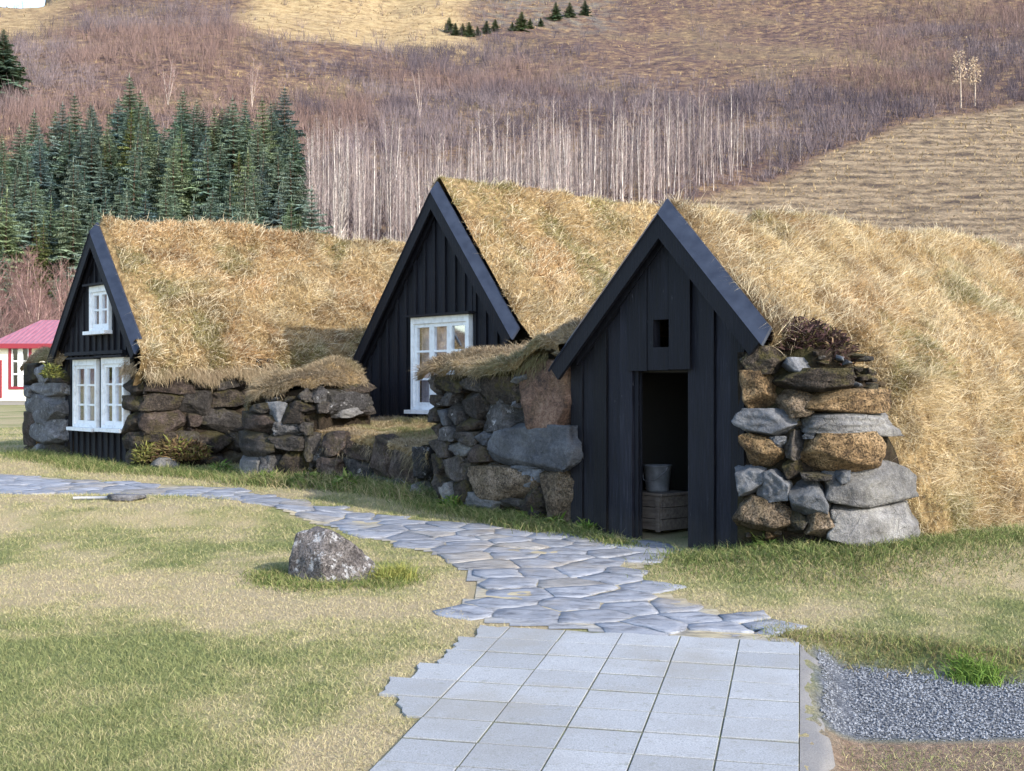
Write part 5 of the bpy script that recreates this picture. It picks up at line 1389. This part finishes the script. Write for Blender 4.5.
def thicket():
    a = Acc(); n = 0
    while n < 420:
        t = rng.uniform(-.158, .21); fb = float(np.interp(t, FBT, FBY))
        y = rng.uniform(96, float(np.interp(t, [-.16, -.05, .03, .12], [114, 115, 121, 126]))) if t < .12 else fb+rng.uniform(1, 15)
        if t > .045 and y < fb+1.5: continue
        if t > .12 and rng.random() > np.interp(t, [.12, .21], [.6, .04]): continue
        x = t*y; z = float(G(x, y)); H = rng.uniform(4.5, 8.6)*float(np.interp(t, [.1, .21], [1, .55])); c = np.array((.36, .30, .285))*rng.uniform(.4, 1.2)
        bx, by = rng.normal(0, .28, 2)
        P = [(x, y, z-.1), (x+bx*.4, y+by*.4, z+H*.5), (x+bx, y+by, z+H)]
        a.tube(P, [.04, .028, .006], 4, 0, c, False)
        V = []; 
        for k in range(26):
            f = rng.uniform(.2, .97); p = np.array([x+bx*f, y+by*f, z+H*f]); az = rng.uniform(0, 6.28); L = H*.16*(1.05-f)**.6*rng.uniform(.5, 1.2); an = rng.uniform(.3, .8)
            q = p+L*np.array([cos(az)*sin(an), sin(az)*sin(an), cos(an)+.3]); w = np.array([-sin(az), cos(az), 0])*.013
            V += [p-w, p+w, q]
        a.add(np.array(V), [np.arange(len(V)).reshape(-1, 3)], 0, c*.78)
        n += 1
    tag(a.build('birch_thicket', M['bark2']), kind='stuff')
# birches between the plantation and the red-roofed house
PK = [bare_mesh(140+i, 6.8, 90, .95, .06, (.40, .30, .25), (.26, .165, .155), .22, .017, 7, 2, (.4, 1.0)) for i in range(4)]
for i, (px, Y, s) in enumerate([(-18, 60, 1), (-4, 62, 1.05), (8, 58, .95), (20, 63, 1.08), (30, 59, .95), (40, 62, 1.08), (50, 60, .9), (61, 63, 1.05), (72, 61, .98), (84, 64, .95), (14, 66, 1.1), (36, 66, 1.0), (56, 67, 1.05), (2, 67, 1.0), (78, 67, 1.0), (100, 65, .8), (24, 70, 1.05), (46, 70, 1.0), (66, 71, 1.0), (-10, 71, 1.)]):
    plant_tree('birch_tree', PK[i % 4], wx(px, Y), Y, s*.97, 'bushy leafless birch with reddish twigs behind the red-roofed house', 'tree', 'reddish birches behind the red-roofed house')
e = plant_tree('birch_tree', bare_mesh(171, 8.2, 80, .75, .08, (.62, .57, .5), (.5, .44, .4), .08, .02, 4, 1, (.35, .7)), wx(336, 88), 88.0, 1.0, 'spreading pale birch standing alone in front of the dense stand at its left edge', 'tree')
BT = [bare_mesh(180+i, 6., 60, .8, .06, (.50, .43, .38), (.30, .22, .21), .15, .018, 5, 3) for i in range(2)]
for px, Y, lb in ((252, 152, 'many-stemmed pale birch on the brown slope above the spruces, right of centre'), (168, 150, 'pale birch cluster on the brown slope just above the spruce tops'), (420, 150, 'pale leafless birch above the left part of the dense stand'), (700, 150, 'pale birch in the purple brush above the dense stand')):
    plant_tree('birch_tree', BT[nb % 2], wx(px, Y), Y, 1.0, lb, 'tree'); nb += 1
# pale poplars on the right slope
def leafy(seed, H, n, c, R):
    r = np.random.default_rng(seed); cr_, tk = bare_mesh(seed, H, 30, .5, .10, (.52, .44, .36), (.42, .33, .25), .45, .025, 2)
    a = Acc(); b = r.uniform(.45, 1.0, n); th = r.uniform(0, 6.28, n); rr = R*np.sqrt(r.random(n))*(1.15-b*.6)
    P = np.stack([rr*np.cos(th), rr*np.sin(th), b*H], 1); N = r.normal(0, 1, (n, 3)); blades(a, P, N, r.uniform(.16, .34, n), .16, r.normal(0, .4, (n, 3)), np.tile(np.array(c), (n, 1)))
    return a.mesh('poplar_crown', [M['grass']]), tk
plant_tree('poplar_tree', leafy(201, 6.9, 300, (.50, .40, .30), 1.15), wx(961, first_hit(961, 108)), first_hit(961, 108), 1, 'taller of two pale poplars with cream withered leaves on the right slope', 'tree')
plant_tree('poplar_tree', leafy(202, 6.1, 260, (.50, .40, .29), 1.0), wx(975, first_hit(975, 106)), first_hit(975, 106), 1, 'shorter pale poplar beside its taller twin on the right slope', 'tree')
plant_tree('pine_tree', spruce_mesh(210, 7.8, 3.4, (.08, .115, .08), 1.5), wx(3, 152), 152, 1.0, 'lone dark pine at the left edge above the spruce plantation', 'tree')
SM = [spruce_mesh(220+i, 3.2, 1.5, (.085, .12, .06), 1.3) for i in range(4)]
for px, Y in [(449, 222), (455, 219), (462, 221), (470, 220), (478, 222), (486, 223), (495, 224), (512, 226), (521, 227), (530, 228), (541, 231), (556, 236), (570, 238), (585, 242)]:
    plant_tree('spruce_tree', SM[px % 4], wx(px, Y), Y+rng.uniform(-2, 2), rng.uniform(.5, 1.1), 'small dark conifer in the short row high on the hill', 'tree', 'small conifers high on the hill')

# leafless scrub that covers the hill: too dense to count
def scrub():
    N = 24000
    t = rng.uniform(-.46, .47, N); y = rng.uniform(96**1.5, 262**1.5, N)**(1/1.5); x = t*y
    m = fbm(x*.035, y*.035, 0, 71, 4)
    py = CY-(G(x, y)+.5-EYE)/y*F
    d = .22+1.25*m
    d += .55*np.exp(-((t+.21)/.12)**2)*sm(py, 8, 35)                  # dense thicket above the spruces
    d += .7*np.exp(-((t+.06)/.12)**2)*np.exp(-((py-75)/38)**2)
    d += .7*sm(t, .05, .16)*np.exp(-((py-105)/42)**2)
    d += .6*(py > 95)*(t > -.17)
    d -= .75*sm(t, -.03, .02)*sm(60-py, -15, 25)*sm(.30-t, 0, .06)
    d -= 1.3*gold_zone(x, y)*(py < 46)
    d += .5*sm(t, .27, .33)*np.exp(-((py-60)/50)**2)
    ok = (rng.random(N) < np.clip(d, .03, 1)) & (in_field(x, y) < .3)
    ok &= ~((t < -.17) & (y < 124))
    x, y = x[ok], y[ok]; n = len(x); z = G(x, y)
    hgt = rng.uniform(.8, 2.3, n)*(1+.5*sm(fbm(x*.07, y*.07, 0, 79), .1, .4))*(1+.3*fbm(x*.05, y*.05, 0, 73))
    base = mixc((.082, .068, .082), (.172, .14, .148), sm(fbm(x*.09, y*.09, 0, 78)+rng.normal(0, .25, n), -.4, .4)); base = mixc(base, (.19, .125, .105), .7*sm(fbm(x*.04, y*.04, 0, 75), .0, .3))
    k = 22; VV = []; TT = []
    for s in range(k):
        az = rng.uniform(0, 2*pi, n); rad = rng.uniform(.0, .35, n); sp = rng.uniform(.05, .9, n)*hgt*.6
        p = np.stack([x+rad*np.cos(az), y+rad*np.sin(az), z-.1], 1); h = hgt*rng.uniform(.55, 1.05, n)
        q = np.stack([x+(rad+sp)*np.cos(az), y+(rad+sp)*np.sin(az), z+h], 1)
        b2 = rng.uniform(0, 2*pi, n); w = np.stack([np.cos(b2), np.sin(b2), np.zeros(n)], 1)*(.022+.014*rng.random(n))[:, None]
        if s >= 8:                                             # twigs fork from half way up
            f = rng.uniform(.35, .7, n)[:, None]; p = p*(1-f)+q*f; q = q+rng.normal(0, .28, (n, 3)); w = w*.75
        VV.append(np.stack([p-w, p+w, q], 1)); TT.append(np.repeat((base*rng.uniform(.75, 1.3, (n, 1)))[:, None], 3, 1))
    V = np.concatenate(VV).reshape(-1, 3); T = np.concatenate(TT).reshape(-1, 3)
    a = Acc(); a.add(V, [np.arange(len(V)).reshape(-1, 3)], 0, T)
    tag(a.build('scrub', M['bark2']), kind='stuff')
    # straw tufts among it and on the field
    N = 60000; t = rng.uniform(-.46, .47, N); y = rng.uniform(24**.8, 262**.8, N)**(1/.8); x = t*y
    f = in_field(x, y); ok = ((f > .5) & (rng.random(N) < .9)) | ((y > 130) & (rng.random(N) < .5*sm(fbm(x*.06, y*.06, 0, 81), -.1, .3)+.1))
    x, y, f = x[ok], y[ok], f[ok]; n = len(x); z = G(x, y)
    c = mixc((.30, .225, .125), (.22, .16, .095), rng.random(n)); c[rng.random(n) < .3] = (.38, .30, .17)
    a = Acc(); N_ = np.stack([rng.normal(0, .5, n), rng.normal(0, .5, n), np.ones(n)], 1)
    blades(a, np.stack([x, y, z-.03], 1), N_, rng.uniform(.15, .45, n)*np.clip(y/110, .3, 1.3), .09*y/110, rng.normal(0, .5, (n, 3)), c)
    tag(a.build('hill_grass', M['grass']), kind='stuff')
t = Nt('scrub_bark'); tn = t.n('Attribute', _attribute_name='tint').outputs[0]
M['bark2'] = t.fin(tn, .9, None, .1)
scrub(); thicket()

FOOT += [[tuple(W1.p[0]), tuple(W1.p[1]), tuple(W1.p[-1]), HL.w(1, 3), HL.w(-2, 3)]]
for wl in (W2, W3, W4, W5, W6):
    p = [tuple(q) for q in wl.p]; FOOT.append(p+[(p[-1][0]+1.2*RX, p[-1][1]+1.2*RY), (p[0][0]+1.2*RX, p[0][1]+1.2*RY)])
for H, a_, b_ in ((HL, uwl_L, 1.4), (HM, -1.8, 3.), (HR, -1.0, 1.4)): FOOT.append([H.w(a_, KW), H.w(b_, KW), H.w(b_, 8), H.w(a_, 8)])
make_ground(); make_flagstones(); make_paving(); make_lawn()

# ------------------------------------------------------------------ camera, sun and sky
cam = bpy.data.cameras.new('camera'); co = bpy.data.objects.new('camera', cam); C.objects.link(co)
cam.sensor_width = 36; cam.lens = F*36/1024; cam.clip_start = .1; cam.clip_end = 3000
co.location = (0, 0, EYE); co.rotation_euler = (pi/2, 0, 0); bpy.context.scene.camera = co
SD = np.array([.74, -.67]); SD = SD/np.linalg.norm(SD); EL = radians(SUN_EL)
sv = np.array([SD[0]*cos(EL), SD[1]*cos(EL), sin(EL)])
sun = bpy.data.lights.new('sun', 'SUN'); so = bpy.data.objects.new('sun', sun); C.objects.link(so)
from mathutils import Vector
so.rotation_euler = Vector(sv).to_track_quat('Z', 'Y').to_euler(); so.location = (20, -10, 20)
sun.energy = SUN_E; sun.angle = radians(.5); sun.color = (1, .92, .80)
wd = bpy.data.worlds.new('World'); bpy.context.scene.world = wd; wd.use_nodes = True; nt = wd.node_tree
bg = nt.nodes['Background']; sky = nt.nodes.new('ShaderNodeTexSky'); sky.sky_type = 'NISHITA'; sky.sun_disc = False
sky.sun_elevation = EL; sky.sun_rotation = atan2(SD[0], SD[1]); sky.air_density = 1.0; sky.dust_density = 1.0; sky.ozone_density = 1.0
nt.links.new(sky.outputs[0], bg.inputs[0]); bg.inputs[1].default_value = SKY_S
sc = bpy.context.scene; sc.view_settings.view_transform = 'Standard'; sc.view_settings.look = 'None'; sc.view_settings.exposure = EXPO; sc.view_settings.gamma = 1
